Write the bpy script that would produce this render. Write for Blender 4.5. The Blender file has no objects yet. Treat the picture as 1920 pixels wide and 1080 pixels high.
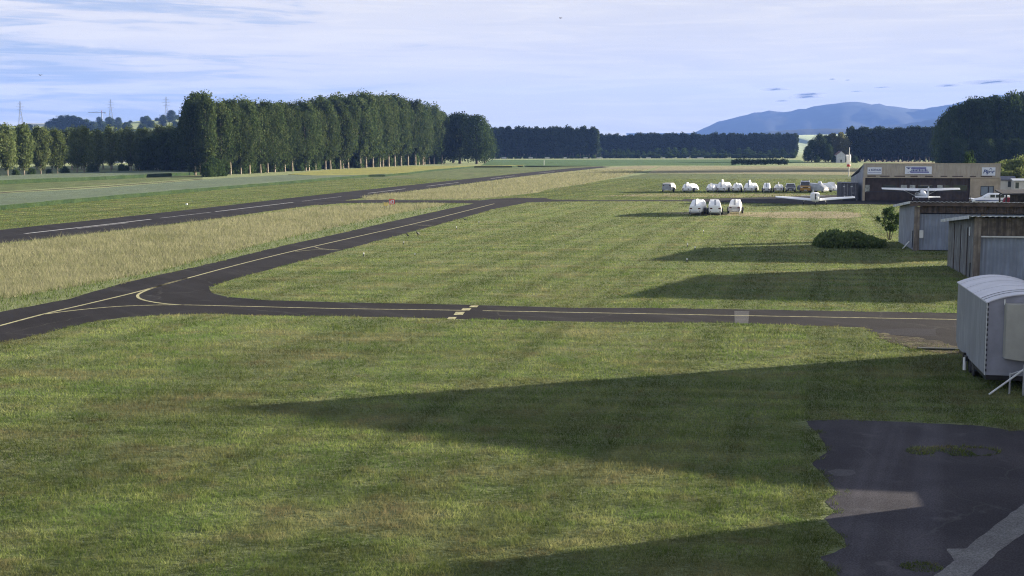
import bpy, bmesh, math, random
import numpy as np
from mathutils import Vector, Matrix
R = math.radians
random.seed(7)
SC = bpy.context.scene
COL = SC.collection

# ------------------------------------------------------------------ camera, sky, sun, exposure
FPX, CX, CY, YH, CH = 2400.0, 960.0, 540.0, 278.0, 7.8
PITCH = math.atan((CY - YH) / FPX)
cam_d = bpy.data.cameras.new('camera')
cam_d.sensor_width = 36.0
cam_d.lens = 36.0 * FPX / 1920.0
cam_d.clip_start, cam_d.clip_end = 0.5, 60000.0
cam = bpy.data.objects.new('camera', cam_d)
cam.location = (0, 0, CH)
cam.rotation_euler = (math.pi / 2 - PITCH, 0, 0)
COL.objects.link(cam)
SC.camera = cam

SUN_EL, SUN_AZ = 9.5, 68.0          # azimuth from the view direction (+Y) towards +X
sun_dir = Vector((math.sin(R(SUN_AZ)) * math.cos(R(SUN_EL)), math.cos(R(SUN_AZ)) * math.cos(R(SUN_EL)), math.sin(R(SUN_EL))))
sl = bpy.data.lights.new('sun', 'SUN')
sl.energy, sl.angle, sl.color = 5.0, R(0.53), (1.0, 0.89, 0.72)
so = bpy.data.objects.new('sun', sl)
so.rotation_euler = sun_dir.to_track_quat('Z', 'Y').to_euler()
so.location = (60, 20, 60)
COL.objects.link(so)

world = bpy.data.worlds.new('World')
SC.world = world
world.use_nodes = True
wn, wl = world.node_tree.nodes, world.node_tree.links
wn.clear()
w_out = wn.new('ShaderNodeOutputWorld')
w_bg = wn.new('ShaderNodeBackground')
w_bg.inputs['Strength'].default_value = 0.05
sky = wn.new('ShaderNodeTexSky')
sky.sky_type = 'NISHITA'
sky.sun_disc = False
sky.sun_elevation = R(SUN_EL)
sky.sun_rotation = R(SUN_AZ)
sky.air_density, sky.dust_density, sky.ozone_density = 1.0, 0.6, 2.0
geo = wn.new('ShaderNodeNewGeometry')
def wmath(op, a, b=None):
    n = wn.new('ShaderNodeMath'); n.operation = op
    for i, v in enumerate((a, b)):
        if v is None: continue
        if isinstance(v, (int, float)): n.inputs[i].default_value = v
        else: wl.new(v, n.inputs[i])
    return n.outputs[0]
# cirrus veils: stretched noise over the sky's own directions
tc = wn.new('ShaderNodeTexCoord')
def cirrus(scale, rot, nscale, detail, lo, hi, dist=0.6):
    mp = wn.new('ShaderNodeMapping')
    mp.inputs['Scale'].default_value = scale
    mp.inputs['Rotation'].default_value = rot
    wl.new(tc.outputs['Generated'], mp.inputs['Vector'])
    no = wn.new('ShaderNodeTexNoise')
    no.inputs['Scale'].default_value = nscale
    no.inputs['Detail'].default_value = detail
    no.inputs['Roughness'].default_value = 0.58
    no.inputs['Distortion'].default_value = dist
    wl.new(mp.outputs[0], no.inputs['Vector'])
    mr = wn.new('ShaderNodeMapRange')
    mr.interpolation_type = 'SMOOTHSTEP'
    mr.inputs['From Min'].default_value, mr.inputs['From Max'].default_value = lo, hi
    wl.new(no.outputs['Fac'], mr.inputs['Value'])
    return mr.outputs[0]
c1 = cirrus((2.2, 2.2, 26), (0, R(2.5), 0), 1.9, 8, 0.41, 0.60)
c2 = cirrus((5.0, 5.0, 75), (0, R(-3.5), 0), 1.7, 7, 0.44, 0.62, 1.2)
sep = wn.new('ShaderNodeSeparateXYZ')
wl.new(tc.outputs['Generated'], sep.inputs[0])
side = wn.new('ShaderNodeMapRange')            # the veil thickens towards the sun's side
side.inputs['From Min'].default_value, side.inputs['From Max'].default_value = -0.34, 0.10
side.inputs['To Min'].default_value, side.inputs['To Max'].default_value = 0.0, 0.80
wl.new(sep.outputs[0], side.inputs['Value'])
veil = wmath('ADD', wmath('MULTIPLY', c1, 0.70), wmath('MULTIPLY', c2, 0.42))
veil = wmath('ADD', veil, side.outputs[0])
veil = wmath('MINIMUM', wmath('ADD', veil, 0.22), 0.97)
up_ = wn.new('ShaderNodeMapRange')             # clear overhead, veiled towards the horizon
up_.inputs['From Min'].default_value, up_.inputs['From Max'].default_value = 0.12, 0.34
up_.inputs['To Min'].default_value, up_.inputs['To Max'].default_value = 1.0, 0.55
wl.new(sep.outputs[2], up_.inputs['Value'])
veil = wmath('MULTIPLY', veil, up_.outputs[0])
blue = wn.new('ShaderNodeMix'); blue.data_type = 'RGBA'
wl.new(wmath('MULTIPLY', up_.outputs[0], 0.75), blue.inputs['Factor'])
wl.new(sky.outputs[0], blue.inputs[6]); blue.inputs[7].default_value = (1.7, 2.4, 4.0, 1)
cm = wn.new('ShaderNodeMix'); cm.data_type = 'RGBA'
wl.new(veil, cm.inputs['Factor'])
wl.new(blue.outputs[2], cm.inputs[6])
tone = wn.new('ShaderNodeMix'); tone.data_type = 'RGBA'
tone.inputs[6].default_value = (4.2, 4.15, 4.35, 1); tone.inputs[7].default_value = (5.0, 4.8, 4.55, 1)
wl.new(wmath('ADD', wmath('MULTIPLY', c1, 0.5), wmath('MULTIPLY', c2, 0.5)), tone.inputs['Factor'])
wl.new(tone.outputs[2], cm.inputs[7])
wl.new(cm.outputs[2], w_bg.inputs['Color'])
wl.new(w_bg.outputs[0], w_out.inputs['Surface'])

SC.view_settings.view_transform = 'Standard'
SC.view_settings.look = 'None'
SC.view_settings.exposure = 1.95
SC.view_settings.gamma = 1.0
SC.view_settings.use_curve_mapping = False
cy = SC.cycles
cy.max_bounces, cy.diffuse_bounces, cy.glossy_bounces = 5, 2, 2
cy.transmission_bounces, cy.transparent_max_bounces, cy.volume_bounces = 2, 8, 0
cy.caustics_reflective = cy.caustics_refractive = False
cy.use_adaptive_sampling = True
cy.adaptive_threshold = 0.01
cy.adaptive_min_samples = 24
cy.use_denoising = True
cy.denoising_prefilter = 'NONE'
cy.denoising_input_passes = 'RGB_ALBEDO_NORMAL'
cy.filter_width = 1.15
cy.sample_clamp_indirect = 4.0

# ------------------------------------------------------------------ helpers
def ray(px, py):
    r, u = (px - CX) / FPX, (CY - py) / FPX
    cp, sp = math.cos(PITCH), math.sin(PITCH)
    return Vector((r, cp + u * sp, -sp + u * cp))
def P(px, py, z=0.0):
    d = ray(px, py)
    t = (z - CH) / d.z
    return Vector((d.x * t, d.y * t, z))
def zat(py, dist):
    d = ray(CX, py)
    return CH + d.z / d.y * dist
def at(px, dist):                       # ground point under an image column at a given distance
    d = ray(px, YH)
    return Vector((d.x / d.y * dist, dist, 0))

def tag(o, label=None, cat=None, group=None, kind=None):
    if label: o['label'] = label
    if cat: o['category'] = cat
    if group: o['group'] = group
    if kind: o['kind'] = kind
    return o
def thing(name, label, cat, loc=(0, 0, 0), rz=0.0, group=None, scale=1.0):
    o = bpy.data.objects.new(name, None)
    o.empty_display_size = 0.3
    COL.objects.link(o)
    o.location = loc
    o.rotation_euler = (0, 0, rz)
    o.scale = (scale,) * 3
    return tag(o, label, cat, group)
def copy_tree(o, parent=None):
    c = o.copy()
    COL.objects.link(c)
    if parent is not None: c.parent = parent
    for ch in list(o.children): copy_tree(ch, c)
    return c

class MB:
    def __init__(s): s.v, s.f = [], []
    def add(s, vs, fs):
        n = len(s.v)
        s.v += [tuple(v) for v in vs]
        s.f += [tuple(i + n for i in f) for f in fs]
        return s
    def box(s, x0, x1, y0, y1, z0, z1):
        return s.add([(x0, y0, z0), (x1, y0, z0), (x1, y1, z0), (x0, y1, z0), (x0, y0, z1), (x1, y0, z1), (x1, y1, z1), (x0, y1, z1)],
                     [(3, 2, 1, 0), (4, 5, 6, 7), (0, 1, 5, 4), (1, 2, 6, 5), (2, 3, 7, 6), (3, 0, 4, 7)])
    def loft(s, rings, caps=True, closed=True):
        n = len(rings[0]); vs = [p for r in rings for p in r]; fs = []
        for i in range(len(rings) - 1):
            for j in range(n if closed else n - 1):
                a, b = i * n + j, i * n + (j + 1) % n
                fs.append((a, b, b + n, a + n))
        if caps:
            fs.append(tuple(range(n - 1, -1, -1)))
            fs.append(tuple(range((len(rings) - 1) * n, len(rings) * n)))
        return s.add(vs, fs)
    def tube(s, p0, p1, r0, r1=None, n=8, caps=True):
        r1 = r0 if r1 is None else r1
        p0, p1 = Vector(p0), Vector(p1)
        d = (p1 - p0).normalized()
        a = d.orthogonal().normalized(); b = d.cross(a)
        rings = [[p + (a * math.cos(2 * math.pi * k / n) + b * math.sin(2 * math.pi * k / n)) * r for k in range(n)] for p, r in ((p0, r0), (p1, r1))]
        return s.loft(rings, caps)
    def path(s, pts, rad, n=6):
        for a, b, r0, r1 in zip(pts[:-1], pts[1:], rad[:-1], rad[1:]): s.tube(a, b, r0, r1, n)
        return s
    def prism(s, poly, y0, y1, axis='y'):       # polygon in (a, z) extruded along an axis
        if axis == 'y': A = [(p[0], y0, p[1]) for p in poly]; B = [(p[0], y1, p[1]) for p in poly]
        else: A = [(y0, p[0], p[1]) for p in poly]; B = [(y1, p[0], p[1]) for p in poly]
        return s.loft([A, B])
    def ell(s, c, r, nu=12, nv=8, z0=-1.0):
        rings = []
        for i in range(1, nv):
            t = -math.pi / 2 + math.pi * i / nv
            rings.append([(c[0] + r[0] * math.cos(t) * math.cos(2 * math.pi * k / nu), c[1] + r[1] * math.cos(t) * math.sin(2 * math.pi * k / nu), c[2] + r[2] * max(z0, math.sin(t))) for k in range(nu)])
        return s.loft(rings)
    def build(s, name, mat, parent=None, smooth=False, bevel=0.0, loc=None, rz=0.0):
        me = bpy.data.meshes.new(name)
        me.from_pydata(s.v, [], s.f)
        bm = bmesh.new(); bm.from_mesh(me)
        bmesh.ops.recalc_face_normals(bm, faces=bm.faces)
        if bevel > 0:
            bmesh.ops.remove_doubles(bm, verts=bm.verts, dist=1e-5)
            es = [e for e in bm.edges if len(e.link_faces) == 2 and e.calc_face_angle(0) > 0.6]
            bmesh.ops.bevel(bm, geom=es, offset=bevel, segments=2, affect='EDGES')
        bm.to_mesh(me); bm.free()
        if smooth:
            me.polygons.foreach_set('use_smooth', [True] * len(me.polygons))
            try: me.set_sharp_from_angle(angle=R(40))
            except Exception: pass
        me.materials.append(mat)
        o = bpy.data.objects.new(name, me)
        COL.objects.link(o)
        if parent is not None: o.parent = parent
        if loc is not None: o.location = loc
        o.rotation_euler.z = rz
        return o

def np_mesh(name, verts, faces_n, mat, rnd=None, parent=None, smooth=False):
    """verts (N,3); every face uses faces_n consecutive verts"""
    me = bpy.data.meshes.new(name)
    nv = len(verts); nf = nv // faces_n
    me.vertices.add(nv); me.vertices.foreach_set('co', verts.astype(np.float32).ravel())
    me.loops.add(nv); me.loops.foreach_set('vertex_index', np.arange(nv, dtype=np.int32))
    me.polygons.add(nf); me.polygons.foreach_set('loop_start', np.arange(0, nv, faces_n, dtype=np.int32))
    me.polygons.foreach_set('loop_total', np.full(nf, faces_n, dtype=np.int32))
    if rnd is not None:
        at_ = me.attributes.new('rnd', 'FLOAT', 'FACE')
        at_.data.foreach_set('value', rnd.astype(np.float32))
    me.update(calc_edges=True)
    me.materials.append(mat)
    if parent is False: return me
    o = bpy.data.objects.new(name, me)
    COL.objects.link(o)
    if parent is not None: o.parent = parent
    return o

# value noise for scattering and jitter
def vnoise(x, y, seed=0):
    x = np.asarray(x, float); y = np.asarray(y, float)
    xi, yi = np.floor(x), np.floor(y)
    def h(a, b):
        v = np.sin(a * 127.1 + b * 311.7 + seed * 74.7) * 43758.5453
        return v - np.floor(v)
    fx, fy = x - xi, y - yi
    fx, fy = fx * fx * (3 - 2 * fx), fy * fy * (3 - 2 * fy)
    return (h(xi, yi) * (1 - fx) + h(xi + 1, yi) * fx) * (1 - fy) + (h(xi, yi + 1) * (1 - fx) + h(xi + 1, yi + 1) * fx) * fy

def inside(x, y, poly):
    r = np.zeros(len(x), bool); n = len(poly)
    for i in range(n):
        x0, y0 = poly[i][0], poly[i][1]; x1, y1 = poly[(i + 1) % n][0], poly[(i + 1) % n][1]
        if y0 == y1: continue
        c = ((y0 > y) != (y1 > y)) & (x < (x1 - x0) * (y - y0) / (y1 - y0) + x0)
        r ^= c
    return r

def ragged(pts, amp=0.1, step=1.0, seed=1):
    """subdivide a world polygon and roughen its edge; step and amplitude grow with distance"""
    out = []
    n = len(pts)
    for i in range(n):
        a, b = Vector(pts[i]), Vector(pts[(i + 1) % n])
        L = (b - a).length
        dd = max(20.0, min(a.y, b.y))
        k = max(1, int(L / (step * dd / 60.0)))
        k = min(k, 160)
        nrm = Vector((-(b - a).y, (b - a).x, 0)).normalized() if L > 1e-6 else Vector((0, 0, 0))
        for j in range(k):
            p = a.lerp(b, j / k)
            q = float(vnoise(p.x * 1.3, p.y * 1.3, seed)) - 0.5 + 0.6 * (float(vnoise(p.x * 4.1, p.y * 4.1, seed + 3)) - 0.5)
            out.append(p + nrm * q * 2 * amp)
    return out
def catmull(pts, k=6):
    out = []
    n = len(pts)
    for i in range(n - 1):
        p0, p1, p2, p3 = [Vector(pts[max(0, min(n - 1, i + j))]) for j in (-1, 0, 1, 2)]
        for s_ in range(k):
            t = s_ / k
            out.append(0.5 * ((2 * p1) + (p2 - p0) * t + (2 * p0 - 5 * p1 + 4 * p2 - p3) * t * t + (3 * p1 - p0 - 3 * p2 + p3) * t ** 3))
    out.append(Vector(pts[-1]))
    return out
def sheet(name, pts, z, mat, kind='structure', parent=None):
    me = bpy.data.meshes.new(name)
    vs = [(p[0], p[1], z) for p in pts]
    bm = bmesh.new()
    f = bm.faces.new([bm.verts.new(v) for v in vs])
    bm.normal_update()
    if f.normal.z < 0: f.normal_flip()
    bmesh.ops.triangulate(bm, faces=[f], ngon_method='EAR_CLIP')
    bm.to_mesh(me); bm.free()
    me.materials.append(mat)
    o = bpy.data.objects.new(name, me)
    COL.objects.link(o)
    if parent is not None: o.parent = parent
    if kind: o['kind'] = kind
    return o
def strip(name, pts, w, z, mat, kind='structure'):
    pts = [Vector(p) for p in pts]
    L, Rr = [], []
    for i, p in enumerate(pts):
        d = (pts[min(i + 1, len(pts) - 1)] - pts[max(i - 1, 0)]); d.z = 0
        n = Vector((-d.y, d.x, 0)).normalized() * w / 2
        L.append(p + n); Rr.append(p - n)
    m = MB()
    vs = [(p.x, p.y, z) for p in L] + [(p.x, p.y, z) for p in Rr]
    n = len(pts)
    m.add(vs, [(i, i + n, i + n + 1, i + 1) for i in range(n - 1)])
    o = m.build(name, mat)
    if kind: o['kind'] = kind
    return o

# ------------------------------------------------------------------ materials
def newmat(name):
    m = bpy.data.materials.new(name); m.use_nodes = True
    nt = m.node_tree; nt.nodes.clear()
    return m, nt.nodes, nt.links
def mixrgb(ns, ls, fac, a, b, op='MIX'):
    n = ns.new('ShaderNodeMix'); n.data_type = 'RGBA'; n.blend_type = op
    for i, v in ((0, fac), (6, a), (7, b)):
        if isinstance(v, (int, float)): n.inputs[i].default_value = v
        elif isinstance(v, tuple): n.inputs[i].default_value = (*v[:3], 1)
        else: ls.new(v, n.inputs[i])
    return n.outputs[2]
def noise(ns, ls, scale, detail=4, vec=None, rough=0.55, sc=None, lo=0.35, hi=0.65):
    t = ns.new('ShaderNodeTexNoise')
    t.inputs['Scale'].default_value = scale; t.inputs['Detail'].default_value = detail; t.inputs['Roughness'].default_value = rough
    if vec is not None:
        if sc is not None:
            mp = ns.new('ShaderNodeMapping'); mp.inputs['Scale'].default_value = sc
            ls.new(vec, mp.inputs['Vector']); vec = mp.outputs[0]
        ls.new(vec, t.inputs['Vector'])
    mr = ns.new('ShaderNodeMapRange'); mr.interpolation_type = 'SMOOTHSTEP'
    mr.inputs['From Min'].default_value, mr.inputs['From Max'].default_value = lo, hi
    ls.new(t.outputs['Fac'], mr.inputs['Value'])
    return mr.outputs[0]
def paint(name, col, rough=0.6, var=0.25, scale=3.0, dirt=None, metal=0.0, spec=0.4, streak=None, bump=0.0):
    """solid colour with uneven tone; streak = (colour, amount) adds vertical weather stains"""
    m, ns, ls = newmat(name)
    out = ns.new('ShaderNodeOutputMaterial'); b = ns.new('ShaderNodeBsdfPrincipled')
    tcn = ns.new('ShaderNodeTexCoord'); v = tcn.outputs['Object']
    n1 = noise(ns, ls, scale, 5, v)
    c = mixrgb(ns, ls, n1, tuple(x * (1 - var) for x in col), tuple(min(1, x * (1 + var * 0.6)) for x in col))
    if streak:
        n2 = noise(ns, ls, 1.0, 4, v, sc=(5, 5, 0.35), lo=0.5 - 0.2 * streak[1], hi=0.75)
        c = mixrgb(ns, ls, n2, c, streak[0])
    if dirt:
        n3 = noise(ns, ls, scale * 0.35, 6, v, lo=0.5, hi=0.75)
        c = mixrgb(ns, ls, n3, c, dirt)
    ls.new(c, b.inputs['Base Color'])
    b.inputs['Roughness'].default_value = rough; b.inputs['Metallic'].default_value = metal
    b.inputs['Specular IOR Level'].default_value = spec
    if bump:
        bp = ns.new('ShaderNodeBump'); bp.inputs['Strength'].default_value = bump; bp.inputs['Distance'].default_value = 0.02
        ls.new(n1, bp.inputs['Height']); ls.new(bp.outputs[0], b.inputs['Normal'])
    ls.new(b.outputs[0], out.inputs['Surface'])
    return m
def world_pos(ns):
    return ns.new('ShaderNodeNewGeometry').outputs['Position']
def field_mat(name, c1, c2, c3=None, s1=0.06, s2=0.5, stretch=(1, 1, 1), sheen=0.3, tint=(0.6, 0.7, 0.4), bump=0.6, bscale=6.0, fine=0.5):
    """short vegetation seen as one sheet: patchy colour, rough relief, a grazing-light sheen"""
    m, ns, ls = newmat(name)
    out = ns.new('ShaderNodeOutputMaterial'); b = ns.new('ShaderNodeBsdfPrincipled')
    v = world_pos(ns)
    a = noise(ns, ls, s1, 6, v, sc=stretch); f = noise(ns, ls, s2, 6, v, sc=stretch)
    c = mixrgb(ns, ls, a, c1, c2)
    if c3: c = mixrgb(ns, ls, noise(ns, ls, s1 * 2.3, 7, v, sc=stretch, lo=0.5, hi=0.72), c, c3)
    g = ns.new('ShaderNodeMath'); g.operation = 'MULTIPLY_ADD'; g.inputs[1].default_value = fine; g.inputs[2].default_value = 1 - fine * 0.5
    ls.new(f, g.inputs[0])
    c = mixrgb(ns, ls, 1.0, c, g.outputs[0], 'MULTIPLY')
    ls.new(c, b.inputs['Base Color'])
    b.inputs['Roughness'].default_value = 0.95; b.inputs['Specular IOR Level'].default_value = 0.1
    b.inputs['Sheen Weight'].default_value = sheen; b.inputs['Sheen Roughness'].default_value = 0.5
    b.inputs['Sheen Tint'].default_value = (*tint, 1)
    bn = noise(ns, ls, bscale, 5, v, lo=0.2, hi=0.8)
    bp = ns.new('ShaderNodeBump'); bp.inputs['Strength'].default_value = bump; bp.inputs['Distance'].default_value = 0.12
    ls.new(bn, bp.inputs['Height']); ls.new(bp.outputs[0], b.inputs['Normal'])
    ls.new(b.outputs[0], out.inputs['Surface'])
    return m
def streak_noise(ns, ls, v, ang, sx, sy, lo, hi):
    m1 = ns.new('ShaderNodeMapping'); m1.inputs['Rotation'].default_value = (0, 0, ang)
    ls.new(v, m1.inputs['Vector'])
    return noise(ns, ls, 1.0, 3, m1.outputs[0], sc=(sx, sy, 1), lo=lo, hi=hi)
def leaf_mat(name, dark, mid, light, trans=0.35, obj_var=0.25, patches=None, mow=None):
    """thin leaves or blades: diffuse plus light passing through, colour by face, by tree and by place"""
    m, ns, ls = newmat(name)
    out = ns.new('ShaderNodeOutputMaterial')
    at_ = ns.new('ShaderNodeAttribute'); at_.attribute_name = 'rnd'
    cr = ns.new('ShaderNodeValToRGB')
    e = cr.color_ramp.elements
    e[0].position, e[0].color = 0.0, (*dark, 1)
    e[1].position, e[1].color = 1.0, (*light, 1)
    x = e.new(0.5); x.color = (*mid, 1)
    ls.new(at_.outputs['Fac'], cr.inputs['Fac'])
    c = cr.outputs['Color']
    if patches:
        v = world_pos(ns)
        for col, sc_, lo, hi, amt, st in patches:
            n = noise(ns, ls, sc_, 5, v, lo=lo, hi=hi, sc=st)
            mu = ns.new('ShaderNodeMath'); mu.operation = 'MULTIPLY'; mu.inputs[1].default_value = amt
            ls.new(n, mu.inputs[0])
            c = mixrgb(ns, ls, mu.outputs[0], c, col)
    if mow:
        v = world_pos(ns)
        for ang, sx, sy, lo, hi, a_, b_ in mow:
            n = streak_noise(ns, ls, v, ang, sx, sy, lo, hi)
            mr = ns.new('ShaderNodeMapRange'); mr.inputs['To Min'].default_value = a_; mr.inputs['To Max'].default_value = b_
            ls.new(n, mr.inputs['Value'])
            c = mixrgb(ns, ls, 1.0, c, mr.outputs[0], 'MULTIPLY')
    if obj_var:
        oi = ns.new('ShaderNodeObjectInfo')
        mr = ns.new('ShaderNodeMapRange'); mr.inputs['To Min'].default_value = 1 - obj_var; mr.inputs['To Max'].default_value = 1 + obj_var
        ls.new(oi.outputs['Random'], mr.inputs['Value'])
        hs = ns.new('ShaderNodeHueSaturation')
        ls.new(mr.outputs[0], hs.inputs['Value']); ls.new(c, hs.inputs['Color'])
        c = hs.outputs[0]
    d = ns.new('ShaderNodeBsdfDiffuse'); t = ns.new('ShaderNodeBsdfTranslucent')
    ls.new(c, d.inputs['Color']); ls.new(c, t.inputs['Color'])
    mx = ns.new('ShaderNodeMixShader'); mx.inputs[0].default_value = trans
    ls.new(d.outputs[0], mx.inputs[1]); ls.new(t.outputs[0], mx.inputs[2])
    ls.new(mx.outputs[0], out.inputs['Surface'])
    return m
def asphalt_mat(name, base, patch, sc_=1.0, wear=None, cracks=None):
    m, ns, ls = newmat(name)
    out = ns.new('ShaderNodeOutputMaterial'); b = ns.new('ShaderNodeBsdfPrincipled')
    v = world_pos(ns)
    a = noise(ns, ls, 0.22 * sc_, 6, v)
    c = mixrgb(ns, ls, a, base, patch)
    g = noise(ns, ls, 28.0, 3, v, lo=0.3, hi=0.75)
    gm = ns.new('ShaderNodeMath'); gm.operation = 'MULTIPLY_ADD'; gm.inputs[1].default_value = 0.7; gm.inputs[2].default_value = 0.65
    ls.new(g, gm.inputs[0])
    c = mixrgb(ns, ls, 1.0, c, gm.outputs[0], 'MULTIPLY')
    if cracks:
        vo = ns.new('ShaderNodeTexVoronoi'); vo.feature = 'DISTANCE_TO_EDGE'; vo.inputs['Scale'].default_value = cracks[0]
        mp = ns.new('ShaderNodeMapping'); nz = ns.new('ShaderNodeTexNoise'); nz.inputs['Scale'].default_value = 0.9; nz.inputs['Detail'].default_value = 5
        ls.new(v, nz.inputs['Vector'])
        va = ns.new('ShaderNodeVectorMath'); va.operation = 'ADD'; ls.new(v, va.inputs[0]); ls.new(nz.outputs['Color'], va.inputs[1])
        ls.new(va.outputs[0], vo.inputs['Vector'])
        mr = ns.new('ShaderNodeMapRange'); mr.inputs['From Max'].default_value = cracks[1]; mr.inputs['To Min'].default_value = 1.0; mr.inputs['To Max'].default_value = 0.0
        ls.new(vo.outputs['Distance'], mr.inputs['Value'])
        mk_ = ns.new('ShaderNodeMath'); mk_.operation = 'MULTIPLY'; ls.new(mr.outputs[0], mk_.inputs[0]); ls.new(noise(ns, ls, 0.13, 4, v, lo=0.42, hi=0.62), mk_.inputs[1])
        c = mixrgb(ns, ls, mk_.outputs[0], c, cracks[2])
        tr = streak_noise(ns, ls, v, R(cracks[3]), 0.9, 0.015, 0.45, 0.7)
        tm = ns.new('ShaderNodeMapRange'); tm.inputs['To Min'].default_value = 0.85; tm.inputs['To Max'].default_value = 1.3
        ls.new(tr, tm.inputs['Value'])
        c = mixrgb(ns, ls, 1.0, c, tm.outputs[0], 'MULTIPLY')
    if wear:
        w = noise(ns, ls, 0.8, 7, v, lo=0.56, hi=0.78, rough=0.65)
        c = mixrgb(ns, ls, w, c, wear)
    ls.new(c, b.inputs['Base Color'])
    b.inputs['Roughness'].default_value = 0.95; b.inputs['Specular IOR Level'].default_value = 0.12
    bp = ns.new('ShaderNodeBump'); bp.inputs['Strength'].default_value = 0.35; bp.inputs['Distance'].default_value = 0.01
    ls.new(g, bp.inputs['Height']); ls.new(bp.outputs[0], b.inputs['Normal'])
    ls.new(b.outputs[0], out.inputs['Surface'])
    return m
def glass_mat(name, col, rough=0.08):
    m, ns, ls = newmat(name)
    out = ns.new('ShaderNodeOutputMaterial'); b = ns.new('ShaderNodeBsdfPrincipled')
    b.inputs['Base Color'].default_value = (*col, 1); b.inputs['Roughness'].default_value = rough
    b.inputs['Specular IOR Level'].default_value = 0.7
    ls.new(b.outputs[0], out.inputs['Surface'])
    return m

M = {}
M['ground'] = field_mat('meadow_soil', (0.05, 0.062, 0.022), (0.075, 0.085, 0.032), (0.10, 0.09, 0.045), s1=0.05, s2=1.1)
M['mown'] = field_mat('mown_meadow', (0.066, 0.09, 0.03), (0.09, 0.11, 0.042), (0.12, 0.12, 0.058), s1=0.02, s2=0.35, stretch=(1, 0.5, 1), sheen=0.08)
M['crop'] = field_mat('grey_green_wheat', (0.062, 0.085, 0.058), (0.078, 0.10, 0.068), None, s1=0.03, s2=0.8, sheen=0.08, tint=(0.6, 0.75, 0.5), bscale=3)
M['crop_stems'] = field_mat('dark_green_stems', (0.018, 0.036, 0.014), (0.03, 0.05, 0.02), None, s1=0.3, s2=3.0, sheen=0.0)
M['crop_yellow'] = field_mat('yellow_green_barley', (0.20, 0.20, 0.05), (0.25, 0.235, 0.065), (0.17, 0.19, 0.05), s1=0.02, s2=0.6, sheen=0.08, tint=(0.8, 0.8, 0.4))
M['crop_green'] = field_mat('far_green_crop', (0.05, 0.105, 0.035), (0.062, 0.12, 0.04), None, s1=0.01, s2=0.2, sheen=0.04)
M['hay_bed'] = field_mat('hay_bed', (0.17, 0.16, 0.09), (0.215, 0.20, 0.12), (0.12, 0.13, 0.06), s1=0.05, s2=0.7, sheen=0.1, tint=(0.9, 0.8, 0.5))
M['bare'] = field_mat('worn_bare_ground', (0.20, 0.17, 0.10), (0.28, 0.235, 0.15), (0.13, 0.135, 0.06), s1=0.25, s2=2.0, sheen=0.1, tint=(0.8, 0.7, 0.5))
M['soil'] = field_mat('dark_soil', (0.055, 0.048, 0.036), (0.09, 0.075, 0.05), (0.15, 0.14, 0.075), s1=0.5, s2=3.0, sheen=0.0)
M['asphalt'] = asphalt_mat('asphalt', (0.019, 0.017, 0.0188), (0.028, 0.0255, 0.027), cracks=(0.16, 0.012, (0.06, 0.055, 0.05), -35))
M['asphalt_old'] = asphalt_mat('old_asphalt', (0.042, 0.040, 0.048), (0.060, 0.056, 0.064), 2.0, (0.095, 0.09, 0.095), cracks=(0.30, 0.010, (0.065, 0.064, 0.066), 20))
M['asphalt_new'] = asphalt_mat('fresh_asphalt_patch', (0.028, 0.026, 0.032), (0.036, 0.034, 0.040))
M['concrete'] = asphalt_mat('concrete', (0.13, 0.128, 0.13), (0.17, 0.168, 0.168), 3.0, (0.10, 0.098, 0.10))
M['yellow_line'] = paint('yellow_marking_paint', (0.44, 0.40, 0.21), 0.8, 0.35, 4.0)
M['white_line'] = paint('white_marking_paint', (0.5, 0.49, 0.47), 0.8, 0.35, 3.0)
M['grass'] = leaf_mat('grass_blades', (0.060, 0.100, 0.024), (0.155, 0.205, 0.058), (0.325, 0.34, 0.13), 0.40, 0,
    [((0.30, 0.25, 0.135), 0.16, 0.47, 0.68, 0.6, (1, 1.6, 1)), ((0.23, 0.175, 0.105), 0.9, 0.50, 0.72, 0.6, (1, 1, 1)), ((0.085, 0.15, 0.035), 0.33, 0.48, 0.66, 0.6, (1, 1.3, 1))],
    [(R(14), 0.60, 0.010, 0.40, 0.60, 0.74, 1.22), (R(-84), 0.7, 0.02, 0.42, 0.62, 0.80, 1.16)])
M['hay'] = leaf_mat('dry_hay_stalks', (0.18, 0.195, 0.095), (0.29, 0.29, 0.16), (0.40, 0.38, 0.24), 0.4, 0,
    [((0.17, 0.18, 0.085), 0.12, 0.5, 0.7, 0.6, (1, 1, 1)), ((0.42, 0.38, 0.26), 0.7, 0.55, 0.75, 0.5, (1, 1, 1))])
M['verge'] = leaf_mat('green_verge_blades', (0.06, 0.10, 0.022), (0.10, 0.145, 0.035), (0.17, 0.19, 0.07), 0.4, 0)
M['bark_pale'] = paint('pale_poplar_bark', (0.30, 0.25, 0.19), 0.9, 0.4, 1.2)
M['bark'] = paint('dark_bark', (0.10, 0.08, 0.06), 0.9, 0.3, 2.0)
M['leaf_poplar'] = leaf_mat('poplar_leaves', (0.030, 0.052, 0.018), (0.052, 0.078, 0.027), (0.095, 0.115, 0.045), 0.35)
M['leaf_dark'] = leaf_mat('dark_broad_leaves', (0.024, 0.042, 0.015), (0.040, 0.064, 0.022), (0.068, 0.092, 0.034), 0.25)
M['leaf_far'] = leaf_mat('far_poplar_leaves', (0.024, 0.040, 0.020), (0.038, 0.056, 0.027), (0.060, 0.078, 0.038), 0.2, 0.2)
M['leaf_olive'] = leaf_mat('olive_leaves', (0.11, 0.12, 0.05), (0.165, 0.17, 0.075), (0.22, 0.215, 0.10), 0.42, 0.15)
M['leaf_bush'] = leaf_mat('bush_leaves', (0.032, 0.060, 0.018), (0.052, 0.088, 0.028), (0.085, 0.12, 0.042), 0.3)
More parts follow.
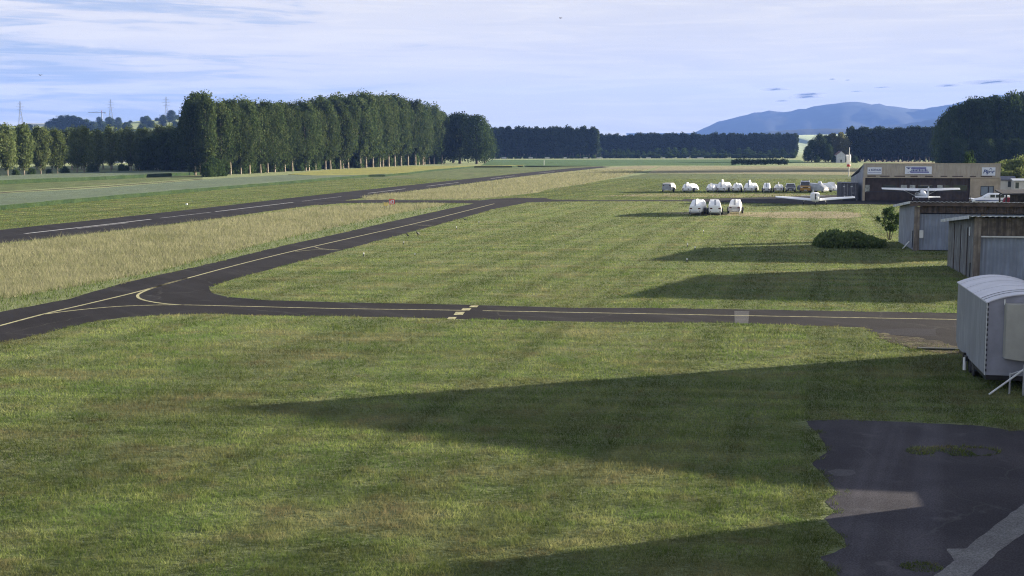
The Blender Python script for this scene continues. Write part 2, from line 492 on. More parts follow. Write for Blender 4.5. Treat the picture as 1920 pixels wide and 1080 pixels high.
M['leaf_hedge'] = leaf_mat('sunny_bush_leaves', (0.085, 0.115, 0.035), (0.13, 0.16, 0.055), (0.19, 0.21, 0.085), 0.4)

# ------------------------------------------------------------------ ground, fields, runway, taxiways
g = MB()
GX, GY0, GY1, NX, NY = 4400.0, -260.0, 9900.0, 40, 60
g.add([(-GX, GY0, 0), (GX, GY0, 0), (GX, GY1, 0), (-GX, GY1, 0)], [(0, 1, 2, 3)])
tag(g.build('ground', M['ground']), kind='structure')

def px(*pts): return [P(x, y) for x, y in pts]
# the long taxiway with its branch to the runway's connector
TAXI_UP = px((-260, 640), (-120, 612), (0, 585), (133, 560), (233, 530), (400, 493), (533, 460), (640, 437), (757, 410), (842, 391), (887, 382))
TAXI_TOP = px((905, 375), (930, 372.5), (970, 371), (1022, 371.3), (1036, 374.2), (1120, 375.4), (1280, 375.2))
TAXI_LOW = px((1280, 377.4), (1120, 377.6), (1042, 378), (990, 380), (923, 393), (817, 423), (723, 448), (640, 470), (500, 507), (430, 526), (400, 536), (392, 543), (400, 551), (433, 557.5), (500, 563), (640, 567), (853, 571), (1057, 577), (1280, 578), (1377, 580), (1793, 587), (2080, 592))
TAXI_BOT = px((2080, 668), (1900, 660), (1793, 650), (1700, 640), (1640, 622), (1621, 614), (1374, 606), (1280, 605), (1140, 604.6), (853, 598), (640, 593), (500, 592), (383, 588), (233, 595), (167, 605), (67, 630), (0, 643), (-120, 678), (-260, 720))
TAXI = ragged(TAXI_UP + TAXI_TOP + TAXI_LOW + TAXI_BOT, 0.07, 0.5, 3)
sheet('taxiway', TAXI, 0.006, M['asphalt'])
CONN = px((560, 380.5), (640, 376.2), (700, 374.8), (800, 375.4), (900, 375.6), (905, 375), (890, 381.6), (800, 380.3), (700, 380.6), (640, 381.4), (600, 385))
sheet('connecting_taxiway', ragged(CONN, 0.12, 1.5, 5), 0.010, M['asphalt'])
RWY = px((-200, 452), (0, 431), (200, 410), (400, 388), (600, 365), (760, 348), (900, 333), (1000, 322.5), (1070, 315.5), (1130, 312), (1148, 312.6), (1090, 319), (1000, 328.5), (900, 341.5), (760, 360), (660, 374), (600, 383), (400, 411), (200, 435), (0, 457), (-200, 480))
sheet('runway', ragged(RWY, 0.15, 2.0, 9), 0.008, M['asphalt'])
APRON = px((1280, 373.6), (1400, 370.5), (1470, 368.6), (1560, 366), (1640, 366), (1990, 366), (1990, 386), (1620, 383), (1500, 382.5), (1380, 380.5), (1280, 377.6))
sheet('apron', ragged(APRON, 0.3, 2.0, 13), 0.012, M['asphalt'])
YARD = px((1511, 789), (1574, 786.6), (1637, 789), (1763, 795), (1836, 798), (1873, 803), (1895, 807.7), (1920, 806), (2300, 812), (2300, 1180), (1560, 1180), (1568, 1080), (1552, 1064), (1533, 1044), (1587, 1026), (1584, 1011), (1543, 973), (1565, 960), (1548, 941), (1562, 929), (1565, 916), (1544, 891), (1524, 869), (1548, 850), (1549, 831), (1527, 808))
YARD_R = ragged(YARD, 0.05, 0.12, 21)
sheet('yard', YARD_R, 0.005, M['asphalt_old'])
CSTRIP = px((1773, 1029), (1810, 1029), (1858, 992), (1920, 946), (2060, 850), (2060, 905), (1920, 1001), (1873, 1033), (1823, 1080), (1760, 1140), (1690, 1140), (1754, 1078), (1790, 1052), (1783, 1040))
sheet('concrete_path', ragged(CSTRIP, 0.025, 0.1, 22), 0.010, M['concrete'])
sheet('asphalt_stain', ragged(px((1551, 884), (1572, 880), (1598, 882), (1606, 888), (1588, 894), (1562, 892)), 0.02, 0.1, 4), 0.009, M['asphalt_new']).data.materials[0] = asphalt_mat('pale_worn_patch', (0.07, 0.068, 0.075), (0.085, 0.082, 0.088))
sheet('asphalt_patch', ragged(px((1622, 619), (1700, 616), (1752, 617), (1756, 630), (1700, 630), (1650, 628)), 0.05, 0.3, 6), 0.010, M['asphalt_new'])
CROSS = px((1377, 583.5), (1405, 583.5), (1403, 607), (1377.5, 606.5))
sheet('concrete_slab', CROSS, 0.011, asphalt_mat('worn_concrete', (0.085, 0.083, 0.082), (0.115, 0.112, 0.11), 3.0, (0.065, 0.063, 0.06)))
SOIL = px((1650, 625), (1700, 631), (1760, 640), (1800, 650), (1800, 664), (1745, 660), (1700, 652), (1660, 640))
sheet('soil', ragged(SOIL, 0.25, 0.3, 8), 0.013, M['soil'])

# markings
mk = lambda pts, w, name='taxiway_marking', z=0.014, mat='yellow_line': strip(name, pts, w, z, M[mat])
mk(catmull(px((-260, 678), (-120, 642), (0, 611), (83, 589), (173, 568), (260, 547), (333, 527), (433, 500), (533, 475), (640, 450.5), (773, 420.5), (850, 401.5), (927, 382))), 0.17)
mk(catmull(px((83, 589.6), (133, 583), (200, 576.5), (250, 573.7), (333, 572), (467, 575), (640, 579), (853, 582), (868, 582.3))), 0.15)
mk(catmull(px((905, 583), (1140, 587.4), (1280, 590), (1380, 592), (1793, 599.4), (2080, 604))), 0.15)
mk(catmull(px((352, 522), (320, 530), (283, 541.7), (263, 550), (258, 555.5), (264, 561), (283, 566), (312, 570), (345, 572.2)), 8), 0.16)
mk(catmull(px((553, 472), (590, 468.6), (620, 468.4), (640, 469))), 0.10)
mk(catmull(px((590, 463), (604, 466.6), (640, 469))), 0.10)
mk(catmull(px((770, 421.5), (790, 422.6), (814, 424))), 0.10)
for cx_, cy_, w_, h_ in ((847, 597.3, 15, 4.4), (861, 588.2, 17, 5.6), (874, 580.6, 16, 4.2), (888.5, 575, 15, 3.2)):
    sheet('taxiway_marking', px((cx_ - w_ * .62, cy_ + h_ / 2), (cx_ + w_ * .38, cy_ + h_ / 2), (cx_ + w_ * .62, cy_ - h_ / 2), (cx_ - w_ * .38, cy_ - h_ / 2)), 0.018, M['yellow_line'])
def cl(t):   # runway centre line in the picture
    xs = (0, 200, 400, 600, 760, 900, 1000, 1090)
    ys = (443.5, 421, 397.5, 373.5, 354, 337.3, 325.5, 317.2)
    return P(t, float(np.interp(t, xs, ys)))
for a, b, w in ((47, 150, .35), (150, 283, .35), (300, 396, .16), (404, 550, .3), (566, 640, .16), (690, 760, .3), (800, 860, .3), (920, 965, .3), (1010, 1040, .3)):
    mk([cl(a), cl((a + b) / 2), cl(b)], w, 'runway_marking', 0.016, 'white_line')
mk([cl(140) + Vector((0.6, -1.0, 0)), cl(235) + Vector((0.6, -1.0, 0))], 0.15, 'runway_marking', 0.016, 'white_line')

# fields beyond the runway
GREEN_FAR = px((900, 311), (920, 299.6), (1100, 299.2), (1380, 298.6), (1500, 300), (1512, 305), (1376, 310.4), (1210, 310.2), (1000, 313))
sheet('crop_field', GREEN_FAR, 0.004, M['crop_green'])
STRIP_N = px((-300, 474), (-300, 426), (0, 392), (480, 349), (700, 330), (930, 311), (1130, 311), (1130, 312), (1000, 322.5), (900, 333), (760, 348), (600, 365), (400, 388), (0, 431))
sheet('mown_field', STRIP_N, 0.004, M['mown'])
sheet('meadow_field', px((-300, 366), (0, 344), (200, 335), (380, 326), (380, 334), (200, 347), (0, 359), (-300, 384)), 0.004, M['mown'])
sheet('mown_field', px((905, 374), (1009, 360), (1100, 344), (1213, 325), (1400, 325.6), (1600, 327.5), (1990, 333), (1990, 366), (1640, 366), (1400, 369.5), (1280, 373), (1120, 374.6), (1034, 374), (1022, 371)), 0.0035, M['mown'])
sheet('worn_ground', ragged(px((1100, 368), (1180, 364.5), (1260, 362.6), (1480, 364), (1580, 366), (1500, 368), (1380, 369.6), (1220, 368.4)), 0.5, 2, 4), 0.006, M['bare'])
sheet('worn_ground', ragged(px((1245, 398.4), (1300, 397.6), (1392, 398), (1460, 397), (1560, 396.5), (1612, 399), (1618, 406), (1580, 410), (1480, 409.6), (1395, 406), (1300, 402), (1240, 401)), 0.35, 1.2, 5), 0.006, M['bare'])
def pz(h, *pts): return [Vector((*P(x, y, h).xy, 0)) for x, y in pts]
def slab(name, pts, h, mat, seed=0, rough=0.06):
    """standing crop: a block as tall as the plants with an uneven top edge"""
    pts = ragged(pts, 0.25, 1.2, seed)
    bm = bmesh.new()
    top = [bm.verts.new((p.x, p.y, h * (1 + rough * 2 * (random.random() - .5)))) for p in pts]
    bot = [bm.verts.new((p.x, p.y, 0)) for p in pts]
    n = len(pts)
    f = bm.faces.new(top)
    for i in range(n): bm.faces.new((bot[i], bot[(i + 1) % n], top[(i + 1) % n], top[i]))
    bmesh.ops.triangulate(bm, faces=[f], ngon_method='EAR_CLIP')
    bmesh.ops.recalc_face_normals(bm, faces=bm.faces)
    me = bpy.data.meshes.new(name); bm.to_mesh(me); bm.free()
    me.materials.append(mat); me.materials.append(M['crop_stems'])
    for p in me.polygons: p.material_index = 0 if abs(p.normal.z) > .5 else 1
    o = bpy.data.objects.new(name, me); COL.objects.link(o)
    o['kind'] = 'structure'
    return o
slab('wheat_field', px((-300, 428)) + pz(.62, (-300, 388), (0, 363), (200, 352), (380, 337), (440, 333), (540, 327.5), (600, 329), (720, 327)) + px((745, 328.8), (700, 331), (480, 350), (200, 375), (0, 394)), 0.62, M['crop'], 3)
slab('barley_field', pz(.62, (722, 327), (600, 328.8), (540, 326.8), (580, 321), (640, 317.3), (700, 314), (740, 312.2), (850, 310.8), (980, 310.2)) + px((985, 311.8), (960, 314), (890, 314.2), (850, 317.5), (800, 322.5), (765, 327.5), (747, 328.8)), 0.62, M['crop_yellow'], 4)
slab('wheat_field', px((-300, 360), (-300, 348), (0, 336), (100, 331), (240, 326), (300, 324), (386, 323), (386, 327.5), (200, 337), (0, 346)), 0.9, M['crop'], 5)
sheet('rough_grass_strip', ragged(px((-300, 385.5), (0, 360.6), (200, 348.8), (380, 335), (381, 336), (200, 350.2), (0, 362.2), (-300, 387.6)), 0.6, 1.5, 7), 0.005, M['soil'])
HAY3 = px((1214, 325), (1238, 312), (1376, 311.5), (1500, 311.6), (1612, 315), (1600, 328), (1400, 326))
sheet('hay_field', HAY3, 0.005, M['hay_bed'])
sheet('path', px((1600, 297.5), (1760, 305), (1990, 312), (1990, 318), (1760, 308.4), (1600, 301)), 0.008, M['bare'])

HAY1 = px((-300, 490), (0, 459), (200, 437), (400, 413.5), (600, 388), (700, 383), (826, 382), (836, 384.5), (757, 398), (640, 424), (500, 455), (300, 508), (150, 536), (0, 562), (-300, 620))
HAY2 = px((690, 375), (676, 370), (700, 365.5), (760, 361), (900, 342.6), (1000, 329.5), (1090, 320), (1146, 313.6), (1206, 310.6), (1236, 312), (1213, 319), (1162, 331.5), (1097, 344.5), (1031, 354), (1009, 361), (905, 372.5), (800, 373.6))
sheet('hay_field', HAY1, 0.004, M['hay_bed'])
sheet('hay_field', HAY2, 0.005, M['hay_bed'])
VERGE = px((-300, 618), (0, 560), (150, 534), (300, 506), (500, 453), (640, 422), (757, 396.5), (836, 383.5), (884, 381.8), (842, 390), (757, 409), (640, 436), (533, 459), (400, 492), (233, 529), (133, 559), (0, 584), (-300, 652))

# grass, hay and verge: countless single blades
rng = np.random.default_rng(5)
def blades(name, n, dmin, dmax, keep, hmin, hmax, wk, lean, mat, rfun=None, xk=0.47):
    d = dmin * (dmax / dmin) ** rng.random(n)
    x = (rng.random(n) * 2 - 1) * xk * d
    k = keep(x, d)
    x, d = x[k], d[k]; n = len(x)
    cl_ = 0.2 + 0.7 * vnoise(x * 2.1, d * 2.6, 1) + 1.7 * vnoise(x * 5.3, d * 5.9, 4) * vnoise(x * 8.5, d * 8.5, 9) + 0.4 * vnoise(x * 0.35, d * 0.35, 2)
    h = (hmin + (hmax - hmin) * rng.random(n) ** 1.5) * np.clip(cl_, 0.35, 1.9)
    w = wk * d * (0.6 + 0.8 * rng.random(n))
    a = rng.random(n) * 2 * np.pi
    ux, uy = np.cos(a) * w / 2, np.sin(a) * w / 2
    b = rng.random(n) * 2 * np.pi; ln = h * lean * (0.3 + rng.random(n))
    v = np.zeros((n, 3, 3))
    v[:, 0] = np.stack([x - ux, d - uy, np.zeros(n)], 1)
    v[:, 1] = np.stack([x + ux, d + uy, np.zeros(n)], 1)
    v[:, 2] = np.stack([x + np.cos(b) * ln, d + np.sin(b) * ln, h], 1)
    r = np.clip(rng.random(n) * 0.8 + 0.35 * (vnoise(x * 1.1, d * 1.1, 6) - 0.4), 0, 1)
    o = np_mesh(name, v.reshape(-1, 3), 3, mat, r)
    return tag(o, kind='stuff')
XY = lambda pts: [(p[0], p[1]) for p in pts]
BLOCK = [XY(q) for q in (TAXI, CONN, RWY, APRON, YARD_R, HAY1, HAY2, VERGE)]
CROSSB = XY(CROSS)
WORN = XY(px((1245, 398), (1300, 397), (1560, 396), (1612, 399), (1618, 406), (1580, 410), (1480, 409.6), (1395, 406), (1300, 402)))
CROP = XY(px((-300, 428), (-300, 340), (0, 330), (380, 315), (700, 312), (960, 311), (700, 331), (480, 350), (200, 375), (0, 394)))
SOILB = XY(SOIL)
def lawn(x, y):
    k = np.ones(len(x), bool)
    x = x + 0.45 * (vnoise(x * 1.9, y * 1.9, 11) - .5) + 0.35 * (vnoise(x * 6, y * 6, 12) - .5) + rng.normal(size=len(x)) * 0.05
    y = y + 0.45 * (vnoise(x * 1.9, y * 1.9, 13) - .5) + 0.35 * (vnoise(x * 6, y * 6, 14) - .5) + rng.normal(size=len(x)) * 0.05
    for q in BLOCK: k &= ~inside(x, y, q)
    k &= ~inside(x, y, CROP)
    k &= ~(inside(x, y, SOILB) & (rng.random(len(x)) < 0.8))
    k &= ~(inside(x, y, WORN) & (rng.random(len(x)) < 0.7))
    return k
tag(blades('grass', 1700000, 21.0, 330.0, lawn, 0.030, 0.085, 0.00048, 0.9, M['grass']), 'short mown grass of the airfield lawn', 'grass')
tag(blades('hay_grass', 800000, 62.0, 470.0, lambda x, y: inside(x, y, XY(HAY1)) | inside(x, y, XY(HAY2)), 0.12, 0.36, 0.00034, 0.8, M['hay'], xk=0.44), 'tall dry straw coloured grass beside the runway', 'tall grass')
tag(blades('verge_grass', 150000, 55.0, 190.0, lambda x, y: inside(x, y, XY(VERGE)), 0.06, 0.26, 0.0005, 0.7, M['verge'], xk=0.44), 'green grass verge along the taxiway edge', 'grass')
# weeds that have broken through the yard's asphalt
def weedy(x, y):
    e = ((x - W0.x) / 0.75) ** 2 + ((y - W0.y) / 0.55) ** 2 < 1
    e |= ((x - W1.x) / 0.95) ** 2 + ((y - W1.y) / 0.6) ** 2 < 1
    e |= ((x - W2.x) / 0.4) ** 2 + ((y - W2.y) / 0.3) ** 2 < 1
    return e & (vnoise(x * 3, y * 3, 5) > 0.25)
W0, W1, W2 = P(1752, 847), P(1806, 846), P(1728, 1064)
tag(blades('weeds', 520000, 22.0, 36.0, weedy, 0.02, 0.08, 0.0006, 0.9, M['grass']), 'weeds growing through cracked dark asphalt', 'weeds')


# ------------------------------------------------------------------ hills and mountains
def terrain(name, crest, d0, d1, dback, zback, mat, seed, nz=10, jag=0.0):
    """a ridge: crest = [(picture x, picture y)] at distance d1, its foot at d0 on the plain, falling to zback behind"""
    xs = np.linspace(crest[0][0], crest[-1][0], 90)
    ys = np.interp(xs, [c[0] for c in crest], [c[1] for c in crest])
    m = MB(); rows = []
    for k in range(nz + 4):
        t = k / nz
        row = []
        for xx, yy in zip(xs, ys):
            top = max(0.5, zat(yy, d1))
            if t <= 1:
                d = d0 + (d1 - d0) * t; z = top * (t ** 1.25) if t > 0 else -1.0
                nz_ = (float(vnoise(xx * 0.05, k * 0.9, seed)) - 0.5) * top * 0.22 * math.sin(math.pi * min(1, t))
                z += nz_ + (float(vnoise(xx * 0.21, 3.3, seed + 2)) - .5) * jag * t
            else:
                q = (k - nz) / 3; d = d1 + (dback - d1) * q; z = top + (zback - top) * q
            p = at(xx, d1); row.append((p.x * (d / d1) ** (0.55), d, z))
        rows.append(row)
    m.loft(rows, caps=False, closed=False)
    return tag(m.build(name, mat, smooth=True), kind='structure')
M['hill'] = field_mat('wooded_slope', (0.05, 0.075, 0.03), (0.09, 0.12, 0.045), (0.17, 0.17, 0.075), s1=0.012, s2=0.1, sheen=0.2, bump=1.0, bscale=0.3)
M['mountain'] = field_mat('mountain_forest', (0.016, 0.022, 0.018), (0.03, 0.038, 0.028), None, s1=0.002, s2=0.01, sheen=0.0, bump=1.0, bscale=0.02)
M['plain'] = field_mat('distant_farmland', (0.055, 0.08, 0.04), (0.15, 0.16, 0.095), (0.07, 0.09, 0.05), s1=0.006, s2=0.03, stretch=(1, 0.4, 1), sheen=0.3)
terrain('hill', [(-420, 236), (0, 236), (84, 236), (100, 235), (180, 236), (215, 232), (260, 227), (320, 223), (380, 221), (600, 228), (900, 262)], 1150, 1900, 2900, 52, M['hill'], 3)
terrain('mountain', [(1180, 275), (1260, 262), (1300, 250), (1322, 239), (1350, 227), (1400, 214.5), (1440, 207.5), (1458, 206.5), (1478, 210.5), (1510, 203), (1540, 197), (1575, 194), (1605, 190.5), (1618, 193), (1660, 198), (1700, 204.5), (1740, 203), (1765, 200), (1800, 190), (1850, 180.5), (1890, 178.5), (1960, 176), (2100, 172), (2400, 190)], 6900, 9000, 9600, 120, M['mountain'], 5, jag=22)
terrain('foothill', [(1430, 262), (1500, 248), (1560, 241), (1640, 238.5), (1700, 232), (1760, 222), (1850, 212), (2000, 205), (2300, 200)], 5200, 6900, 7600, 60, M['mountain'], 8, jag=10)
terrain('foothill', [(1300, 277), (1440, 247), (1490, 243), (1540, 241), (1600, 242), (1680, 244), (1800, 246), (2100, 240)], 4600, 5600, 6000, 20, M['mountain'], 11, jag=4)
terrain('farmland', [(1380, 276), (1470, 254), (1560, 252), (1700, 246), (1760, 243), (1900, 240), (2100, 238)], 2300, 4400, 4600, 30, M['plain'], 13, jag=2)

# ------------------------------------------------------------------ trees
M['leaf_weed'] = leaf_mat('weed_leaves', (0.08, 0.125, 0.045), (0.12, 0.17, 0.06), (0.18, 0.22, 0.09), 0.45, 0)
M['leaf_shade_lifted'] = leaf_mat('shade_lifted_poplar_leaves', (0.07, 0.10, 0.035), (0.115, 0.15, 0.055), (0.17, 0.20, 0.085), 0.4)  # poplar leaf colour brightened to offset the shade of the tall wood
def crown(kind, seed, Hc, Rc, ncl, nlf, leaf, mat):
    """foliage as many small faces gathered in clumps through a crown envelope; z from 0 to Hc"""
    r_ = np.random.default_rng(seed)
    V, RN = [], []
    lop = r_.random(6) * 2 * np.pi
    for i in range(ncl):
        t = (i + r_.random()) / ncl
        if kind == 'poplar': env = min(1, (t / 0.22) ** 0.6) * (1 - max(0, (t - 0.58) / 0.42) ** 2.2 * 0.66)
        elif kind == 'column': env = min(1, (t / 0.1) ** 0.5) * (1 - max(0, (t - 0.72) / 0.28) ** 2.2 * 0.6)
        else: env = math.sqrt(max(0.02, 1 - (2 * t - 0.86) ** 2 / 1.32))
        ang = i * 2.39996 + r_.random() * 0.9
        env *= 0.82 + 0.2 * math.sin(ang * 2 + lop[0] + t * 5) + 0.14 * math.sin(ang * 3 + lop[1] - t * 9)
        rad = Rc * env * math.sqrt(r_.random() * 0.75 + 0.25) * 0.82
        c = np.array([math.cos(ang) * rad, math.sin(ang) * rad, Hc * (0.03 + 0.93 * t)])
        cr = Rc * (0.30 + 0.22 * r_.random()) * (0.65 + 0.35 * env)
        s = np.array([cr, cr, cr * (1.35 if kind != 'round' else 0.8)])
        n = int(nlf * (0.6 + 0.8 * r_.random()))
        d = r_.normal(size=(n, 3)); d /= np.linalg.norm(d, axis=1)[:, None]
        rr = r_.random(n) ** 0.45
        p = c + d * rr[:, None] * s
        nn = d * 0.6 + r_.normal(size=(n, 3)) * 0.75 + np.array([0, 0, 0.25])
        nn /= np.linalg.norm(nn, axis=1)[:, None]
        a = np.cross(nn, r_.normal(size=(n, 3))); a /= np.linalg.norm(a, axis=1)[:, None]
        b = np.cross(nn, a)
        sz = leaf * (0.6 + 0.8 * r_.random(n))[:, None]
        q = np.stack([p - a * sz * .5, p - b * sz * .32, p + a * sz * .5, p + b * sz * .32], 1)
        V.append(q); RN.append(np.clip(r_.random(n) * 0.7 + (r_.random() - 0.35) * 0.5 + 0.12, 0, 1))
    v = np.concatenate(V).reshape(-1, 3)
    return np_mesh('crown', v, 4, mat, np.concatenate(RN), parent=False)
def trunk(seed, Hh, r0, mat, limbs=8, spread=1.0, fork=0.0):
    r_ = random.Random(seed)
    m = MB()
    pts = [Vector((0, 0, -0.3))]; rad = [r0 * 1.25]
    for k in range(1, 8):
        pts.append(Vector((r_.uniform(-1, 1) * 0.02 * Hh * k / 8, r_.uniform(-1, 1) * 0.02 * Hh * k / 8, Hh * k / 7.5)))
        rad.append(r0 * (1 - 0.11 * k))
    m.path(pts, rad, 7)
    for i in range(limbs):
        t = r_.uniform(0.28, 0.85); k = int(t * 7); p = pts[k].lerp(pts[k + 1], t * 7 - k)
        a = r_.random() * 6.28; L = Hh * 0.16 * r_.uniform(.6, 1.3) * spread
        q = p + Vector((math.cos(a) * L, math.sin(a) * L, L * 1.1)); w = rad[k] * 0.42
        mid = p.lerp(q, .5) + Vector((0, 0, -L * 0.08))
        m.path([p, mid, q], [w, w * .7, w * .25], 5)
    me_o = m.build('trunk', mat, smooth=True)
    me = me_o.data
    bpy.data.objects.remove(me_o)
    return me
class Kind:
    """a handful of grown individuals of one kind; plant() sets a copy of one"""
    def __init__(s, name, var): s.name, s.var, s.n = name, var, 0
    def plant(s, loc, H, label, cat='tree', group=None, wide=1.0, pick=None):
        i = random.randrange(len(s.var)) if pick is None else pick
        cm_, tm_, base, H0 = s.var[i]
        k = H / H0
        o = thing(s.name, label, cat, loc, random.random() * 6.28, group)
        o.scale = (k * wide, k * wide, k)
        for nm, me in (('trunk', tm_), ('crown', cm_)):
            if me is None: continue
            c = bpy.data.objects.new(nm, me); COL.objects.link(c); c.parent = o
            if nm == 'crown': c.location.z = base
        return o
poplar = Kind('poplar_tree', [(crown('poplar', 10 + i, 20.0 + (i % 3) * 1.0 - 1.2 * (i % 2), 4.9 + .35 * (i % 3), 64, 125, 0.62, M['leaf_poplar']), trunk(i, 20, 0.33, M['bark_pale'], 9), 4.6 - .8 * (i % 3), 24.4) for i in range(6)])
young = Kind('poplar_tree', [(crown('poplar', 30 + i, 11.4, 3.3, 40, 110, 0.5, M['leaf_shade_lifted']), trunk(40 + i, 12, 0.19, M['bark_pale'], 7), 2.9, 14.3) for i in range(5)])
broad = Kind('broadleaf_tree', [(crown('round', 50 + i, 18.0, 8.0, 80, 90, 0.75, M['leaf_dark']), trunk(60 + i, 15, 0.55, M['bark'], 10, 1.6), 2.0, 20.0) for i in range(4)])
olive = Kind('broadleaf_tree', [(crown('round', 70 + i, 13.5, 5.5, 60, 80, 0.7, M['leaf_olive']), trunk(75 + i, 11, 0.4, M['bark'], 8, 1.4), 1.5, 15.0) for i in range(2)])
farpop = Kind('poplar_tree', [(crown('column', 80 + i, 19.5, 3.5, 44, 62, 0.95, M['leaf_far']), trunk(85 + i, 20, 0.32, M['bark'], 4), 3.6, 23.0) for i in range(5)])
bushk = Kind('bush', [(crown('round', 90 + i, 4.2, 2.4, 34, 60, 0.42, M['leaf_bush']), trunk(95 + i, 2.5, 0.09, M['bark'], 6, 1.5), 0.0, 4.2) for i in range(4)])
sunny = Kind('bush', [(crown('round', 100 + i, 3.4, 2.2, 34, 70, 0.30, M['leaf_hedge']), trunk(105 + i, 2.0, 0.07, M['bark'], 6, 1.5), 0.0, 3.4) for i in range(3)])
sapling = Kind('young_tree', [(crown('poplar', 110 + i, 6.4, 1.9, 22, 46, 0.6, M['leaf_bush']), trunk(115 + i, 6, 0.1, M['bark'], 4), 0.8, 7.0) for i in range(3)])

def up(v): return Vector((v[0], v[1], 0))
# the tall wood left of the runway: a straight front row and three rows behind it
wa, wb = P(394, 329.3), P(834, 307)
wdir = (wb - wa).normalized(); wlen = (wb - wa).length; wn_ = Vector((-wdir.y, wdir.x, 0))
hs, hv = (0, 45, 103, 156, 196, 233, 292, 330), (23.2, 21.6, 24.2, 30.0, 31.2, 29.2, 25.0, 24.5)
n_front = int(wlen / 7.6)
for row in range(3):
    for k in range(n_front + 1):
        s = k * wlen / n_front + (row % 2) * 3.6 + random.uniform(-2.2, 2.2)
        if s > wlen + 2 or s < (0, 4, 19)[row]: continue
        p = wa + wdir * s + wn_ * (row * 6.5 + random.uniform(-.9, .9))
        H = float(np.interp(s, hs, hv)) * random.uniform(.89, 1.06) * (1.0 if row else 0.985)
        if row == 0: lab, grp = 'tall poplar with bare pale trunk in front row of wood left of runway', 'front row poplars of the tall wood'
        else: lab, grp = 'tall poplar standing behind the front row in the wood left of the runway', 'inner poplars of the tall wood'
        poplar.plant(up(p), H, lab, group=grp)
        if row == 0 and s > 4:
            for q in range(4):
                b = p + wn_ * random.uniform(.8, 9.0) + wdir * random.uniform(-3.5, 3.5)
                bushk.plant(up(b), random.uniform(3.2, 7.0), 'dark green undergrowth bush between the pale poplar trunks', 'bush', 'undergrowth bushes of the tall wood', wide=random.uniform(.7, .95))
for pxx, dd, top in ((386, 372, 173), (374, 378, 175), (364, 386, 179), (356, 394, 184), (380, 392, 174), (369, 398, 178)):
    hh = zat(top, dd)
    poplar.plant(at(pxx, dd), hh, 'poplar with ragged crown at the left end of the tall wood', group='poplars at the left end of the wood', wide=.85)
for i in range(5):
    bushk.plant(at(388 + i * 7, 350 + i * 3), 3.6 + (i % 3) * .7, 'low bush at the near left corner of the tall wood', 'bush', 'corner bushes of the tall wood')
for pxx, dd, hh, w in ((862, 652, 25.5, 1.05), (894, 640, 24.0, 1.0), (850, 690, 25.0, .95), (909, 668, 20.0, .9)):
    broad.plant(at(pxx, dd), hh, 'large dark rounded tree in the clump at the right end of the wood', group='rounded trees ending the wood', wide=w)

# lower poplars at the far left and the dark trees next to the wood
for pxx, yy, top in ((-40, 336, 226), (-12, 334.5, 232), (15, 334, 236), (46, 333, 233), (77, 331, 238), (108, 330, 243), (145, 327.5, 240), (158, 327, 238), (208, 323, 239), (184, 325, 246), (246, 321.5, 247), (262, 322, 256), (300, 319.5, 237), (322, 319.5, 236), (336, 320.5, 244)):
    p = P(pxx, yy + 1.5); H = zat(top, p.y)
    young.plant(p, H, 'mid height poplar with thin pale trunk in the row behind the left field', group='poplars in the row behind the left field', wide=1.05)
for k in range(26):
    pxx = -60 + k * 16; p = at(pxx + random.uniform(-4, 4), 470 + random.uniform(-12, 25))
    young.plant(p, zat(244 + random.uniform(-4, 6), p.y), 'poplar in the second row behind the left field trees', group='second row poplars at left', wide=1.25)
for pxx, dd, hh in ((276, 405, 11), (292, 410, 12), (310, 400, 12.5), (326, 405, 13), (340, 398, 14), (262, 420, 9)):
    broad.plant(at(pxx, dd), hh, 'dark leafy tree in the shade left of the tall wood', group='shaded trees left of the wood', wide=.9)
for pxx, yy, hh in ((122, 330, 2.6), (172, 326.5, 3.2), (180, 326.5, 2.4), (228, 323, 2.6), (238, 323, 2.0), (270, 321, 3), (282, 321, 3.2), (318, 320.4, 3.4), (-8, 335, 2.5), (30, 334, 2.2), (92, 331, 2.0), (60, 333, 2.4)):
    bushk.plant(P(pxx, yy), hh, 'small bush under the poplar row behind the left field', 'bush', 'bushes under the left poplar row')

# woods on the hill at the left
for k in range(95):
    pxx = random.uniform(-30, 400); t = random.random(); dd = 1180 + 640 * t
    yy = float(np.interp(pxx, (-100, 90, 215, 320, 400), (236, 236, 232, 223, 221)))
    zt = max(.5, zat(yy, 1900)); z = zt * ((dd - 1150) / 750) ** 1.25
    if pxx < 88 and t > .72: continue
    o = broad.plant(at(pxx, dd), random.uniform(13, 19), 'dark tree in the wood covering the hillside at left', group='trees of the hillside wood', wide=1.1)
    o.location.z = z - 1
for pxx, top in ((94, 228), (104, 222), (116, 217), (128, 216), (140, 217), (150, 220), (164, 224), (176, 228)):
    dd = 1640; o = broad.plant(at(pxx, dd), 22, 'tree of the rounded clump rising above the hill crest', group='crest clump trees', wide=1.1)
    o.location.z = zat(top, dd) - 22
for pxx, top in ((188, 219), (208, 219), (269, 219), (296, 221), (308, 218), (322, 217), (246, 226), (334, 216)):
    dd = 1880; o = broad.plant(at(pxx, dd), 14, 'lone tree standing on the bare crest of the hill', group='crest trees', wide=1.0)
    o.location.z = zat(top, dd) - 14

